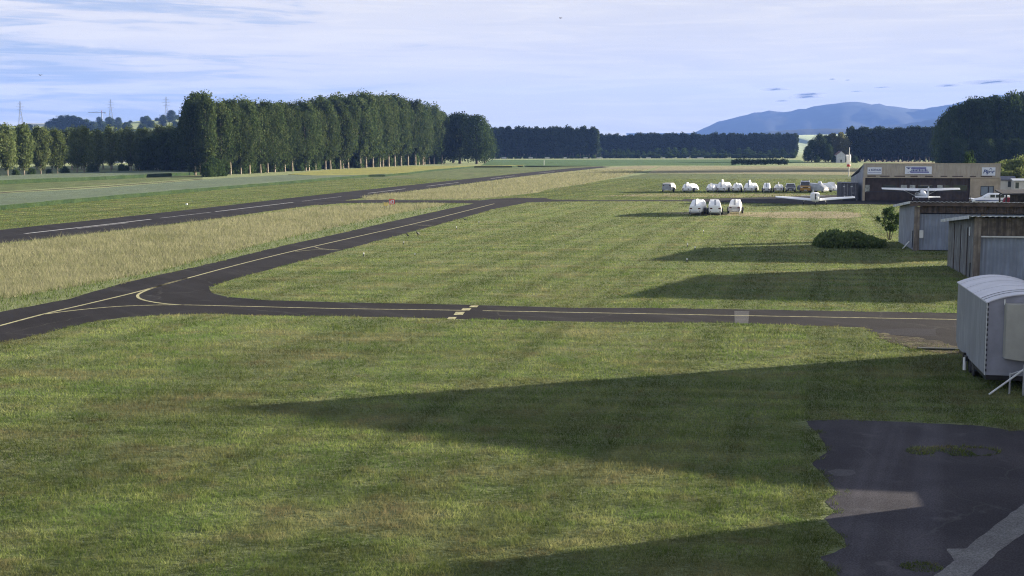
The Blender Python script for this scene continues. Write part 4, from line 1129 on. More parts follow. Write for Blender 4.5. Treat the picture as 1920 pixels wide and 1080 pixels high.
sh = small_house('garden_shed', 'pale boarded shed with blue grey roof right of the tan hangar', 'shed', sp, R(-10), 3.9, 3.2, 2.35, .5, M['white_warm'], M['roof_slate'], ((.15, 1.25, 1.15, 2.2), (2.75, 3.3, 1.15, 2.15)))
sp2 = at(1904, 219)
small_house('garden_shed', 'white low shed next to the pale boarded one', 'shed', sp2, R(-10), 4.2, 3.0, 2.25, .25, M['white_warm'], M['white_dull'], ((.25, .8, 1.0, 2.0),))
dp = at(1884, 148)
dsh = thing('open_shelter', 'dark low roofed shelter covering the parked plane tail', 'shelter', dp, RZ)
m = MB(); vs = [(-.1, -.3, 2.45), (-.1, 4.3, 2.75), (9, 4.3, 2.95), (9, -.3, 2.65)]; m.loft([vs, [(a, b, c + .16) for a, b, c in vs]]); m.build('roof', M['roof_dark'], dsh)
for a in (.35, 4.4, 8.6):
    for b in (.1, 3.9): MB().box(a, a + .16, b, b + .16, 0, 2.46).build('post', M['stained_wood'], dsh)
m = MB().box(1.6, 9, 4.0, 4.1, 0, 2.6); m.build('back_wall', M['stained_wood'], dsh)
rc = thing('red_cloth', 'dark red cover lying under the dark shelter roof', 'cover', at(1886, 155), RZ)
m = MB().loft([[(0, 0, 1.2), (2.2, 0, 1.2), (2.2, .9, 1.25), (0, .9, 1.25)], [(.1, .1, 1.7), (2.1, .1, 1.6), (2.1, .8, 1.6), (.1, .8, 1.7)], [(.3, .2, 1.9), (1.8, .2, 1.8), (1.8, .6, 1.8), (.3, .6, 1.92)]]); m.build('cloth', M['red_cloth'], rc, smooth=True)
m = MB()
for a in (.2, 1.9): m.box(a, a + .08, .4, .48, 0, 1.21)
m.build('stand', M['steel'], rc)

ch = at(1569.5, 700)
small_house('white_chapel', 'small white gabled house half hidden by the copse', 'house', ch, R(-4), 4.6, 7, 4.3, 1.9, M['plaster'], M['tile'], ((1.9, 2.8, .1, 1.6),), gable='y', over=.15)
for pxx, dd, w, d, h, rh, lab in ((349, 640, 8.5, 8, 3.4, .6, 'long low white building seen beneath the trees left of the wood'), (104, 700, 9, 8, 4.5, 2.2, 'cream house seen between the left field trees, farthest left'), (119, 760, 8, 8, 5.5, 2.2, 'cream house behind the second gap of the left trees'), (136, 700, 7, 7, 4.0, 1.8, 'low house in the gap beside the rounded left poplars'), (184, 740, 7, 7, 5.0, 1.6, 'pale house roofed in brown between the left poplars'), (70, 660, 7, 7, 4.2, 1.8, 'pale house with brown roof deep behind the left row'), (206, 690, 7, 7, 4.0, 1.6, 'pale house right of the middle left poplars'), (285, 700, 12, 8, 4.0, .8, 'white flat building glimpsed through the dark shaded trees')):
    small_house('village_house', lab, 'house', at(pxx, dd), R(8), w, d, h, rh, M['plaster'], M['tile'] if rh > 1 else M['white_dull'], ((1, 2, 1.2, 2.4), (w - 2, w - 1, 1.2, 2.4)))
for pxx, w in ((42, 26), (62, 20)):
    o = small_house('hill_building', 'long pale farm building on the left hill crest' if w > 22 else 'shorter pale farm building on the left hill crest', 'building', at(pxx, 1880), R(3), w, 10, 3.6, 1.2, M['plaster'], M['white_dull'], ((3, 5, 1, 2.4),))
    o.location.z = zat(236.5, 1880) - .6

wp = P(1591.2, 331)
ws = thing('windsock', 'white windsock with red end hanging limp from a pole', 'windsock', wp, 0)
ztop = zat(276, wp.y); zs0, zs1 = zat(290.5, wp.y), zat(310.5, wp.y)
m = MB().tube((0, 0, 0), (0, 0, ztop), .13, .09, 10); m.build('pole', M['white_warm'], ws)
m = MB().tube((0, 0, zs0 + .05), (-.38, 0, zs0 + .05), .05, n=6)
ring = [(-.22 + .64 * math.cos(2 * math.pi * k / 16), .62 * math.sin(2 * math.pi * k / 16), zs0 + .05) for k in range(17)]
m.path([Vector(p) for p in ring], [.05] * 17, 5); m.build('hoop', M['steel'], ws)
def sock(z0, z1, f0, f1):
    rings = []
    for k in range(7):
        t = k / 6; f = f0 + (f1 - f0) * t; z = z0 + (z1 - z0) * t
        rings.append([(-.22 + .10 * f + (.66 - .2 * f) * math.cos(a) * (1 + .14 * math.sin(3 * a + k)), (.62 - .24 * f) * math.sin(a), z + .05 * math.sin(2 * a + k)) for a in [2 * math.pi * q / 18 for q in range(18)]])
    return MB().loft(rings, caps=False)
sock(zs0, zs1 + .35, 0, .85).build('sock', M['windsock_white'], ws, smooth=True)
sock(zs1 + .34, zs1 - .30, .85, 1.15).build('sock_tip', M['sign_red'], ws, smooth=True)

# ------------------------------------------------------------------ wheels and trailers
def wheel(parent, x, y, r, w, mat_rim='steel', zoff=0.0):
    m = MB(); prof = ((-.5, .72), (-.5, .92), (-.38, 1.0), (.38, 1.0), (.5, .92), (.5, .72))
    rings = [[(x + a * w, y + r * q * math.cos(2 * math.pi * k / 18), r + zoff + r * q * math.sin(2 * math.pi * k / 18)) for k in range(18)] for a, q in prof]
    o = m.loft(rings).build('wheel', M['rubber'], parent, smooth=True)
    m = MB(); rings = [[(x + a * w, y + r * q * math.cos(2 * math.pi * k / 14), r + zoff + r * q * math.sin(2 * math.pi * k / 14)) for k in range(14)] for a, q in ((-.51, .3), (-.46, .70), (.46, .70), (.51, .3))]
    m.loft(rings).build('rim', M[mat_rim], o)
    return o
def glider_trailer(label, loc, rz, L=8.6, w=1.5, h=1.55, fin=.35, fw=.16, shell='white', rear='white', slot=True, boxy=False, tail_h=.72, slope=1.3):
    """closed glider trailer; its tail end at y=0 faces -y, the drawbar lies beyond y=L"""
    t = thing('glider_trailer', label, 'trailer', loc, rz, 'glider trailers parked in rows')
    zb = .42
    def ring(y, hh, ww, top):
        a = ww / 2
        return [(-a, y, zb), (a, y, zb), (a, y, zb + (hh - zb) * .50), (a * (.35 + .65 * top), y, zb + (hh - zb) * .84), (a * top, y, hh - .015), (0, y, hh), (-a * top, y, hh - .015), (-a * (.35 + .65 * top), y, zb + (hh - zb) * .84), (-a, y, zb + (hh - zb) * .50)]
    if boxy: st = ((0, h * .93, w, .86), (.12, h, w, .88), (L * .55, h, w, .88), (L, h * .75, w * .9, .85))
    else: st = ((0, tail_h + .12, w * .97, .86), (.10, tail_h + .22, w, .82), (slope * .55, h * .84, w, .78), (slope, h * .98, w, .72), (slope * 1.6, h, w, .70), (L * .55, h * .98, w, .70), (L * .82, h * .86, w * .92, .66), (L * .97, h * .66, w * .8, .66), (L, h * .55, w * .7, .66))
    m = MB().loft([ring(*s) for s in st]); sh_ = m.build('shell', M[shell], t, smooth=True)
    try: sh_.data.set_sharp_from_angle(angle=R(18))
    except Exception: pass
    if fin > 0:
        m = MB().prism([(.1, tail_h + .1), (slope * .5, h + fin * .75), (slope * .8, h + fin), (slope * 1.5, h + fin), (slope * 2.3, h - .05), (slope, h * .6)], -fw / 2, fw / 2, axis='x')
        m.build('fin_housing', M[shell], t, bevel=.03)
    m = MB(); hh = tail_h if not boxy else h * .9
    m.box(-w * .46, w * .46, -.045, -.004, zb + .04, hh); m.build('tail_door', M[rear], t, bevel=.012)
    for s in (-1, 1):
        MB().box(s * w * .34 - .14, s * w * .34 + .14, -.062, -.046, zb + (hh - zb) * .72 - .06, zb + (hh - zb) * .72 + .08).build('tail_lamp', M['dark_red'], t)
        MB().box(s * w * .38 - .05, s * w * .38 + .05, -.062, -.046, zb + .06, zb + .14).build('reflector', M['dark_red'], t)
    MB().box(-.24, .24, -.058, -.046, zb + .07, zb + .17).build('number_plate', M['sign_white'], t)
    if slot and not boxy:
        a, b = Vector((0, .14, tail_h + .20)), Vector((0, slope * .96, h * .985))
        vs = [(-.10, a.y, a.z + .03), (.10, a.y, a.z + .03), (.10, b.y, b.z + .035), (-.10, b.y, b.z + .035)] if fin <= 0 else [(-fw * .35, -.012 + .08, tail_h + .16), (fw * .35, .068, tail_h + .16), (fw * .35, slope * .46, h + fin * .66), (-fw * .35, slope * .46, h + fin * .66)]
        off = Vector((0, -.05, .05))
        MB().loft([vs, [tuple(Vector(v) + off) for v in vs]]).build('fin_slot', M['grey_box'], t)
    for s in (-1, 1):
        wheel(t, s * (w / 2 + .13), L * .34, .36, .22)
        m = MB(); rr = []
        for k in range(9):
            a = math.pi * (k / 8); rr.append([(s * (w / 2 + q), L * .34 - .43 * math.cos(a), .36 + .43 * math.sin(a) * 1.0 + d) for q, d in ((-.04, 0), (.26, 0), (.26, -.03), (-.04, -.03))])
        m.loft(rr); m.build('mudguard', M['black'], t)
    m = MB().box(-w * .44, w * .44, .1, L - .1, .30, .415); m.tube((0, L - .4, .4), (0, L + 1.3, .42), .045, n=8); m.build('chassis', M['steel'], t)
    m = MB().tube((0, L + 1.1, 0), (0, L + 1.1, .4), .03, n=6); m.tube((-.04, L + 1.1, .09), (.04, L + 1.1, .09), .09, n=10); m.build('jockey_wheel', M['rubber'], t)
    m = MB()
    for s in (-1, 1): m.tube((s * w * .4, .3, 0), (s * w * .4, .3, .31), .03, n=6)
    m.build('prop_stand', M['steel'], t)
    return t
G = glider_trailer
def gp(x, y): return P(x, y)
G('white glider trailer with sloped lid, leftmost of the three on the worn strip', gp(1303, 404), R(-14), h=1.72, w=1.45, fin=.12, slope=1.9, tail_h=.95)
G('white glider trailer with dark slot, middle of the three on the worn strip', gp(1341, 404.6), R(-7.5), h=1.75, w=1.42, fin=0, slope=1.5, tail_h=1.0)
G('white glider trailer with double ridged top, right of the three on the worn strip', gp(1377, 402.4), R(-12), h=1.66, w=1.40, fin=.1, fw=.3, slope=.9, tail_h=.95, rear='grey_box')
G('small grey backed trailer with cream side, leftmost in the long row', gp(1250, 360.4), R(-18), L=4.6, h=1.62, w=1.7, fin=.0, boxy=True, shell='white_warm', rear='grey_box')
G('white glider trailer, second from left in the long row, tall fin housing', gp(1285.5, 361.2), R(-20), h=1.52, w=1.45, fin=.28, fw=.22, slope=1.1)
G('white glider trailer with lower lid, close against the larger one at its right', gp(1331, 361), R(-19), h=1.45, w=1.45, fin=.2, slope=1.2)
G('largest white glider trailer of the long row with high fin housing', gp(1351.5, 360.6), R(-19), h=1.75, w=1.6, fin=.48, fw=.24, slope=1.2, rear='white_dull')
G('narrow white glider trailer between two bigger ones in the long row', gp(1379.5, 360.6), R(-15), h=1.5, w=1.3, fin=.2, slope=1.0)
G('wide white glider trailer with tall fin housing and grey tail', gp(1403, 360.8), R(-18), h=1.62, w=1.75, fin=.55, fw=.26, slope=1.3, rear='white_dull')
G('narrow upright white trailer with dark slot left of the black car group', gp(1437, 361.4), R(-12.5), h=1.66, w=1.25, fin=0, slope=.8, rear='grey_box')
G('low trailer with brownish tail and thin fin next to the black car', gp(1459, 360.6), R(-13), h=1.3, w=1.55, fin=.5, fw=.12, slope=1.2, rear='grey_box', shell='white_dull')
G('white trailer with grey ribbed end partly behind the steel container', gp(1567, 361), R(24), L=7.5, h=1.6, w=1.5, fin=.25, slope=1.2)
# grey tank shaped trailer
tk = thing('tank_trailer', 'grey rounded trailer with sloped nose right of the yellow van', 'trailer', gp(1549, 361.5), R(38))
def rr_(y, hh, w, zb=.42): return [(-w / 2, y, zb), (w / 2, y, zb), (w / 2 * 1.02, y, zb + (hh - zb) * .55), (w / 2 * .8, y, zb + (hh - zb) * .88), (0, y, hh), (-w / 2 * .8, y, zb + (hh - zb) * .88), (-w / 2 * 1.02, y, zb + (hh - zb) * .55)]
MB().loft([rr_(0, .95, 1.5), rr_(.6, 1.35, 1.55), rr_(1.2, 1.62, 1.6), rr_(3.2, 1.70, 1.6), rr_(5.2, 1.6, 1.5), rr_(6.0, 1.2, 1.2)]).build('shell', M['grey_box'], tk, smooth=True)
MB().box(-.7, .7, -.05, -.003, .46, .88).build('tail_door', M['white_dull'], tk)
for s in (-1, 1):
    MB().box(s * .55 - .1, s * .55 + .1, -.07, -.051, .62, .78).build('tail_lamp', M['dark_red'], tk)
    wheel(tk, s * .86, 2.9, .32, .2)
MB().prism([(.8, 1.3), (1.2, 2.0), (1.7, 2.0), (1.9, 1.5)], -.08, .08, axis='x').build('fin_housing', M['white'], tk)
MB().box(-.7, .7, .1, 5.6, .30, .415).build('chassis', M['steel'], tk)

# ------------------------------------------------------------------ cars
def car(name, label, loc, rz, L, w, prof, cab, paint_m, cab_m, hood=None, lamp='lamp_clear'):
    """front faces -y. prof: body side outline (y, z); cab: greenhouse outline, narrower at the top"""
    c = thing(name, label, 'car' if 'car' in name else 'van', loc, rz)
    m = MB(); rings = []
    for x, k in ((-w / 2, .94), (-w / 2 * .93, 1), (w / 2 * .93, 1), (w / 2, .94)):
        cyy = L / 2; rings.append([(x, cyy + (y - cyy) * (k if k < 1 else 1), z if k == 1 else .25 + (z - .25) * .97) for y, z in prof])
    m.loft(rings); m.build('body', paint_m, c, smooth=True)
    zb = min(z for y, z in cab); zt = max(z for y, z in cab)
    def X(z): return w / 2 * (.95 - .20 * (z - zb) / (zt - zb))
    m = MB(); m.loft([[(-X(z), y, z) for y, z in cab], [(X(z), y, z) for y, z in cab]]); gl = m.build('greenhouse', M['glass'], c, smooth=False)
    m = MB(); top = [p for p in cab if p[1] > zt - .06]
    y0, y1 = min(p[0] for p in top), max(p[0] for p in top)
    m.loft([[(-X(zt) - .02, y0 - .03, zt), (X(zt) + .02, y0 - .03, zt), (X(zt) + .02, y1 + .03, zt), (-X(zt) - .02, y1 + .03, zt)], [(-X(zt) + .08, y0 + .05, zt + .05), (X(zt) - .08, y0 + .05, zt + .05), (X(zt) - .08, y1 - .05, zt + .05), (-X(zt) + .08, y1 - .05, zt + .05)]])
    pts = sorted(cab, key=lambda p: p[0])
    for s in (-1, 1):
        fr = [p for p in cab if p[1] < zb + .02]; fy0, fy1 = min(p[0] for p in fr), max(p[0] for p in fr)
        m.tube((s * X(zb), fy0, zb), (s * X(zt), y0, zt), .055, n=6); m.tube((s * X(zb), fy1, zb), (s * X(zt), y1, zt), .07, n=6)
        ym = (y0 + y1) / 2; m.tube((s * X(zb) * 1.005, ym, zb), (s * X(zt) * 1.005, ym, zt), .05, n=6)
    m.build('roof', cab_m, c)
    if hood:
        m = MB(); m.loft([[(-w * .45, y, z) for y, z in hood], [(w * .45, y, z) for y, z in hood]]); m.build('bonnet', paint_m if hood is None else hood_mat, c)
    zf = max(z for y, z in prof if y < .35)
    for s in (-1, 1):
        MB().box(s * w * .36 - .16, s * w * .36 + .16, -.03, .1, zf - .20, zf - .06).build('headlight', M[lamp], c, bevel=.02)
        MB().box(s * (w / 2 + .02) - .09, s * (w / 2 + .02) + .09, 1.25, 1.4, zb, zb + .14).build('wing_mirror', paint_m, c)
        for y in (.85, L - .85): wheel(c, s * (w / 2 - .11), y, .32, .22)
    MB().box(-w * .26, w * .26, -.035, .02, zf - .2, zf - .08).build('grille', M['black'], c)
    MB().box(-.26, .26, -.05, -.036, .38, .49).build('number_plate', M['sign_white'], c)
    MB().box(-w * .48, w * .48, -.04, .06, .26, .36).build('bumper', M['black'], c)
    return c
hood_mat = M['car_yellow']
car('parked_car', 'black hatchback car parked between the trailers and the yellow van', P(1482.5, 360.6), R(170), 4.2, 1.78, [(0, .28), (-.0, .72), (.9, .98), (3.6, 1.02), (4.15, .9), (4.2, .3)], [(1.0, .98), (1.75, 1.44), (3.3, 1.46), (3.95, 1.0)], M['car_black'], M['car_silver']).rotation_euler.z = R(-11)
v_ = car('parked_van', 'van with orange yellow front and silver roof beside the black car', P(1510, 361), R(-12), 4.4, 1.84, [(0, .28), (0, 1.02), (.75, 1.22), (4.3, 1.25), (4.4, .3)], [(.7, 1.2), (1.35, 1.92), (4.25, 1.98), (4.38, 1.22)], M['car_yellow'], M['car_silver'])
m = MB()
for s in (-1, 1): m.box(s * .90 - .02, s * .90 + .02, .9, 4.36, .72, 1.22)
m.build('side_panel', M['car_silver'], v_)

# ------------------------------------------------------------------ aircraft
def fuselage(stn, n=14):
    rings = []
    for y, zc, w, h, sq in stn:
        ring = []
        for k in range(n):
            a = 2 * math.pi * k / n; c, s = math.cos(a), math.sin(a)
            ring.append((w * math.copysign(abs(c) ** sq, c), y, zc + h * math.copysign(abs(s) ** sq, s)))
        rings.append(ring)
    return MB().loft(rings)
def wing(span, c0, c1, y0, z0, dih, inc, th=.13, root=0.0, sweep=0.1, split=.45):
    """whole wing (both sides) or one side; y0 = leading edge of the root"""
    prof = ((0, 0), (.05, .35), (.25, .58), (.55, .42), (1.0, .03), (1.0, -.03), (.5, -.3), (.15, -.36))
    def sec(x, t):
        c = c0 if t < split else c0 + (c1 - c0) * (t - split) / (1 - split)
        le = y0 - sweep * max(0, t - split)
        z = z0 + abs(x) * math.tan(R(dih)); thk = th * c / c0
        ca, sa = math.cos(R(inc)), math.sin(R(inc))
        return [(x, le - (p * c * ca - q * thk * 1.0 * sa) , z + q * thk - (p - .3) * c * sa) for p, q in prof]
    ts = (root, split, .8, .96, 1.0)
    half = lambda s: [sec(s * t * span / 2, t) if t < 1 else [(s * span / 2, (v[1] - (y0 - c1 * .5)) * .55 + y0 - c1 * .5, v[2]) for v in sec(s * span / 2, 1)] for t in ts]
    m = MB()
    m.loft(half(1)); m.loft(half(-1))
    return m
def gear(parent, pts, r=.2):
    for x, y, zt in pts:
        m = MB().tube((x, y, r), (x * .92, y, zt), .04, n=6); m.build('gear_leg', M['plane_white'], parent)
        wheel(parent, x, y, r, .15)
def prop(parent, y, z, ang, L=.95):
    m = MB().tube((0, y - .05, z), (0, y + .12, z), .11, .03, 10)
    for s in (0, math.pi):
        a = ang + s; d = Vector((math.cos(a), 0, math.sin(a))); q = Vector((-d.z, 0, d.x))
        b = Vector((0, y, z))
        m.loft([[b + d * t * L + q * c + Vector((0, e, 0)) for c, e in ((-w_, -.02), (w_, .02), (w_, .045), (-w_, .005))] for t, w_ in ((.08, .05), (.35, .09), (.7, .08), (1.0, .035))])
    m.build('propeller', M['black'], parent)
# high wing plane with its tail towards the camera
hp_ = at(1729, 186)
hw = thing('high_wing_plane', 'white high wing plane with struts parked before the hangar doors', 'plane', hp_, R(-6))
fuselage(((2.1, 1.0, .30, .30, .9), (1.8, 1.02, .46, .42, .8), (.9, 1.1, .55, .5, .75), (.2, 1.3, .56, .62, .7), (-1.0, 1.28, .52, .58, .7), (-2.4, 1.12, .32, .36, .8), (-4.9, 1.05, .08, .16, .9), (-5.3, 1.08, .03, .10, .9))).build('fuselage', M['plane_white'], hw, smooth=True)
fuselage(((.75, 1.5, .50, .18, .7), (.35, 1.66, .565, .22, .6), (-1.0, 1.62, .535, .24, .6), (-1.7, 1.4, .40, .15, .7))).build('cabin_glass', M['glass'], hw, smooth=True)
wing(11.0, 1.65, 1.15, .65, 1.86, 1.6, 8.5, .24, 0, .15).build('wing', M['plane_white'], hw, smooth=True)
wing(3.45, .95, .72, -4.3, .98, 0, 7.0, .09, 0, .2, .2).build('tailplane', M['plane_white'], hw, smooth=True)
MB().prism([(-3.7, 1.2), (-4.5, 1.75), (-4.95, 2.45), (-5.5, 2.45), (-5.35, 1.05)], -.045, .045, axis='x').build('fin', M['plane_white'], hw, bevel=.02)
m = MB()
for s in (-1, 1): m.tube((s * .5, .1, .82), (s * 2.6, .25, 1.86), .045, n=6)
m.build('wing_strut', M['plane_white'], hw)
gear(hw, ((1.2, -.25, .8), (-1.2, -.25, .8), (0, 1.6, .7))); prop(hw, 2.15, 1.0, R(20))
# low wing plane facing the camera
lp = P(1527.5, 384)
lw = thing('low_wing_plane', 'white low wing plane facing the camera at the edge of the apron', 'plane', lp, R(170))
fuselage(((1.85, .95, .12, .12, .9), (1.78, .95, .36, .34, .6), (1.55, .98, .50, .44, .6), (.6, 1.02, .56, .52, .6), (-.4, 1.0, .56, .52, .7), (-1.6, .98, .48, .44, .8), (-3.2, 1.0, .22, .26, .9), (-4.9, 1.05, .05, .12, .9))).build('fuselage', M['plane_white'], lw, smooth=True)
fuselage(((1.70, 1.06, .44, .44, .5), (1.62, 1.08, .57, .57, .45), (.6, 1.12, .60, .62, .42), (-.7, 1.12, .585, .60, .45), (-1.9, 1.08, .46, .42, .6)), 20).build('canopy_cover', M['cover_white'], lw, smooth=True)
wing(10.7, 1.65, 1.05, .75, .64, 4.6, -9.0, .25, 0.04, .1, .5).build('wing', M['plane_white'], lw, smooth=True)
for s in (-1, 1):
    MB().box(s * 5.25 - .2, s * 5.25 + .2, -.35, .25, .99, 1.05).build('wing_tip', M['plane_blue'], lw, bevel=.02)
wing(3.4, .8, .7, -4.1, 1.05, 0, 0, .08, 0, .1, .3).build('tailplane', M['plane_white'], lw, smooth=True)
MB().prism([(-3.5, 1.1), (-4.2, 1.55), (-4.5, 1.95), (-5.0, 1.95), (-4.95, 1.0)], -.04, .04, axis='x').build('fin', M['plane_white'], lw, bevel=.02)
gear(lw, ((1.55, -.1, .62), (-1.55, -.1, .62), (0, 1.35, .6)), .19); prop(lw, 1.92, 1.2, R(90), .42)
# low wing plane seen from the side
sp_ = at(1863, 164)
sw = thing('side_plane', 'white plane with blue stripe seen from the side behind the shed roof', 'plane', sp_, R(93))
fuselage(((2.6, 1.05, .12, .10, .9), (2.5, 1.08, .32, .28, .8), (1.6, 1.15, .5, .40, .75), (.6, 1.2, .58, .5, .7), (-1.2, 1.2, .56, .48, .7), (-2.6, 1.18, .36, .34, .8), (-4.9, 1.25, .06, .16, .9))).build('fuselage', M['plane_white'], sw, smooth=True)
fuselage(((1.15, 1.55, .45, .14, .7), (.35, 1.72, .57, .42, .6), (-1.2, 1.70, .55, .38, .6), (-2.9, 1.45, .3, .16, .8)), 16).build('cabin', M['plane_white'], sw, smooth=True)
for y0, y1 in ((.42, -.18), (-.3, -.8), (-.95, -1.4)):
    m = MB()
    for s in (-1, 1): m.box(s * .575 - .02, s * .575 + .02, y1, y0, 1.56, 1.92)
    m.build('cabin_window', M['glass'], sw, bevel=.015)
m = MB()
for s in (-1, 1): m.loft([[(s * q, 2.3, 1.12), (s * q, -4.4, 1.22), (s * q, -4.4, 1.30), (s * q, 2.3, 1.22)] for q in (.50, .615)])
m.build('stripe', M['plane_blue'], sw)
MB().box(-.46, .46, .72, 1.1, 1.55, 1.66).build('windscreen', M['glass'], sw)
wing(10.7, 1.6, 1.1, .9, .78, 5, 2, .15, .02, .1, .5).build('wing', M['plane_white'], sw, smooth=True)
wing(3.6, .8, .7, -4.2, 1.25, 0, 0, .08, 0, .1, .3).build('tailplane', M['plane_white'], sw, smooth=True)
MB().prism([(-3.4, 1.3), (-4.2, 1.8), (-4.7, 2.5), (-5.2, 2.5), (-5.0, 1.15)], -.045, .045, axis='x').build('fin', M['plane_white'], sw, bevel=.02)
gear(sw, ((1.5, 0, .72), (-1.5, 0, .72), (0, 2.0, .8)), .2); prop(sw, 2.66, 1.05, R(70))

# ------------------------------------------------------------------ the tarpaulin trailer in the right foreground
n0, n1 = P(1846, 703, .5), P(1792, 648, .5)
ax = (n1 - n0); ax.z = 0; TL = ax.length; tz = -math.atan2(ax.x, ax.y)
tt = thing('covered_trailer', 'tall trailer covered in blue grey tarpaulin with arched roof at the right edge', 'trailer', (n0.x, n0.y, 0), tz)
TW, ze, rise, zb = 2.55, 2.86, .30, .50
def arch(y, dz=0.0, ex=0.0): return [(TW * k / 14 + (ex if k == 14 else -ex if k == 0 else 0), y, ze + rise * math.sin(math.pi * k / 14) ** .8 + dz) for k in range(15)]
def cut(y): return 0.0
side = [(0.0, zb), (TL - .5, zb), (TL, zb + .22), (TL, ze), (0, ze)]
m = MB(); m.loft([[(0.0, y, z) for y, z in side], [(.03, y, z) for y, z in side]])
m.loft([[(TW, y, z) for y, z in side], [(TW - .03, y, z) for y, z in side]])
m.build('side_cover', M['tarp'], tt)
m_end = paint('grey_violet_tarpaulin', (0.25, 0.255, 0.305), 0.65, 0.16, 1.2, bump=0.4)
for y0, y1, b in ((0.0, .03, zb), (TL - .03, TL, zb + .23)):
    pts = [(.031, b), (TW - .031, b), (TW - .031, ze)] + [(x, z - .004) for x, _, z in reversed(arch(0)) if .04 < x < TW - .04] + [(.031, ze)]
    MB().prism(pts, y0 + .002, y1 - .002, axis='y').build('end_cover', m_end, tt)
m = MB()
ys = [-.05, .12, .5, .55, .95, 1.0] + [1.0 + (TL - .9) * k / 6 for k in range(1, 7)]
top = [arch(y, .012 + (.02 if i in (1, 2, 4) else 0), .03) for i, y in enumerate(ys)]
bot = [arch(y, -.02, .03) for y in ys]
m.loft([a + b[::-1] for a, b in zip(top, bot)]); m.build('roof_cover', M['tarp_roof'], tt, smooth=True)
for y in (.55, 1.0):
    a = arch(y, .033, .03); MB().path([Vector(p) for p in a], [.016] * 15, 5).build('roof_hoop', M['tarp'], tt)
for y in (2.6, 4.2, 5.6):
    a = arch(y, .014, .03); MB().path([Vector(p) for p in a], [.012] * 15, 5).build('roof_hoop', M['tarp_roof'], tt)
m = MB()
for k in range(14):
    z = zb + .12 + k * .165; m.box(-.014, .05, -.02, -.002, z, z + .085); m.box(-.016, -.003, -.002, .05, z + .05, z + .11)
m.build('corner_lacing', M['lace'], tt)
m = MB().tube((-.005, -.012, zb), (-.005, -.012, ze), .014, n=5); m.build('corner_rope', M['white_dull'], tt)
hexp = [(.53, 1.06), (.53, ze + .05), (TW - .3, ze + .05), (TW - .3, 1.06), (TW - .65, .98), (.95, .98)]
m = MB()
m.loft([[(.52, -.004, 1.10), (.56, -.20, 1.08), (1.08, -.26, 1.02), (1.9, -.26, 1.02), (2.2, -.2, 1.08), (2.24, -.004, 1.10)], [(.52, -.004, 2.86), (.56, -.20, 2.84), (1.08, -.26, 2.84), (1.9, -.26, 2.84), (2.2, -.2, 2.84), (2.24, -.004, 2.86)]])
m.build('window_cover', M['tarp_cream'], tt, bevel=.012)
m = MB().box(.51, .54, -.03, -.004, 2.80, 2.98); m.build('strap', M['white'], tt)
for x in (.14, TW - .14): wheel(tt, x, 2.6, .33, .2, 'black'); wheel(tt, x, 3.35, .33, .2, 'black')
m = MB().box(.05, TW - .05, .06, TL - .55, .34, zb - .004); m.tube((TW / 2, TL - .6, .42), (TW / 2, TL + 1.2, .42), .06, n=8); m.build('chassis', M['black'], tt)
m = MB().box(-.10, .0, TL - 2.5, TL - 2.25, .26, .62); m.box(-.08, .0, TL - 2.9, TL - 2.6, .38, .56); m.build('hitch_fitting', M['black'], tt)
m = MB().tube((-.08, TL - 2.75, .05), (-.08, TL - 2.75, .50), .06, n=8); m.build('support_leg', M['white'], tt)
# support strut and post before the trailer
a, b, c = P(1854, 741), P(1919, 742), None
st = thing('steel_stand', 'pale steel post with a long diagonal strut in front of the covered trailer', 'stand', b, 0)
zt = zat(690, b.y)
m = MB().tube((0, 0, -.05), (0, 0, zt + .1), .045, n=8); m.build('post', M['steel'], st)
m = MB().tube(Vector((a.x - b.x, a.y - b.y, .02)), Vector((.05, .02, zt)), .032, n=8); m.build('strut', M['white_dull'], st)
m = MB().tube((-.35, .25, -.02), (-.35, .25, zt - .2), .03, n=6); m.tube((-.35, .25, zt - .25), (.02, .0, zt - .05), .025, n=6); m.build('brace', M['steel'], st)
bd = thing('ground_board', 'dark flat board lying on the soil left of the covered trailer', 'board', P(1768, 656), R(-6))
MB().box(-.95, 1.0, -.10, .16, .015, .07).build('plank', M['plate'], bd, bevel=.01)

# ------------------------------------------------------------------ signs, marker posts, crows, pylons
rs = thing('runway_sign', 'square red sign beside the runway junction', 'sign', P(735, 390.5), R(6))
m = MB().box(-.36, .36, -.05, .05, .52, 1.18); m.build('sign_panel', M['sign_red'], rs, bevel=.01)
m = MB().box(-.30, -.18, -.056, -.051, .60, 1.0)
for x0, x1, z0, z1 in ((-.08, .26, .62, .70), (-.08, .26, 1.0, 1.08), (-.08, .02, .70, 1.0), (.16, .26, .70, 1.0)): m.box(x0, x1, -.056, -.051, z0, z1)
m.build('lettering', M['sign_white'], rs)
MB().box(-.3, -.22, -.03, .03, 0, .519).box(.22, .3, -.03, .03, 0, .519).build('leg', M['steel'], rs)
ys_ = thing('taxiway_sign', 'small yellow sign next to the red runway sign', 'sign', P(723.5, 391), R(6))
MB().box(-.27, .27, -.04, .04, .36, .78).build('sign_panel', M['sign_yellow'], ys_, bevel=.01)
MB().box(-.2, -.14, -.02, .02, 0, .359).box(.14, .2, -.02, .02, 0, .359).build('leg', M['steel'], ys_)
def marker(label, loc, tall=.34):
    tall *= .85
    o = thing('marker_post', label, 'marker', loc, random.uniform(-.5, .5), 'small marker posts on the lawn')
    MB().box(-.035, .035, -.035, .035, tall * .6, tall).build('cap', M['white'], o, bevel=.01)
    MB().box(-.03, .03, -.03, .03, -.02, tall * .599).build('stem', M['frame_dark'], o)
    return o
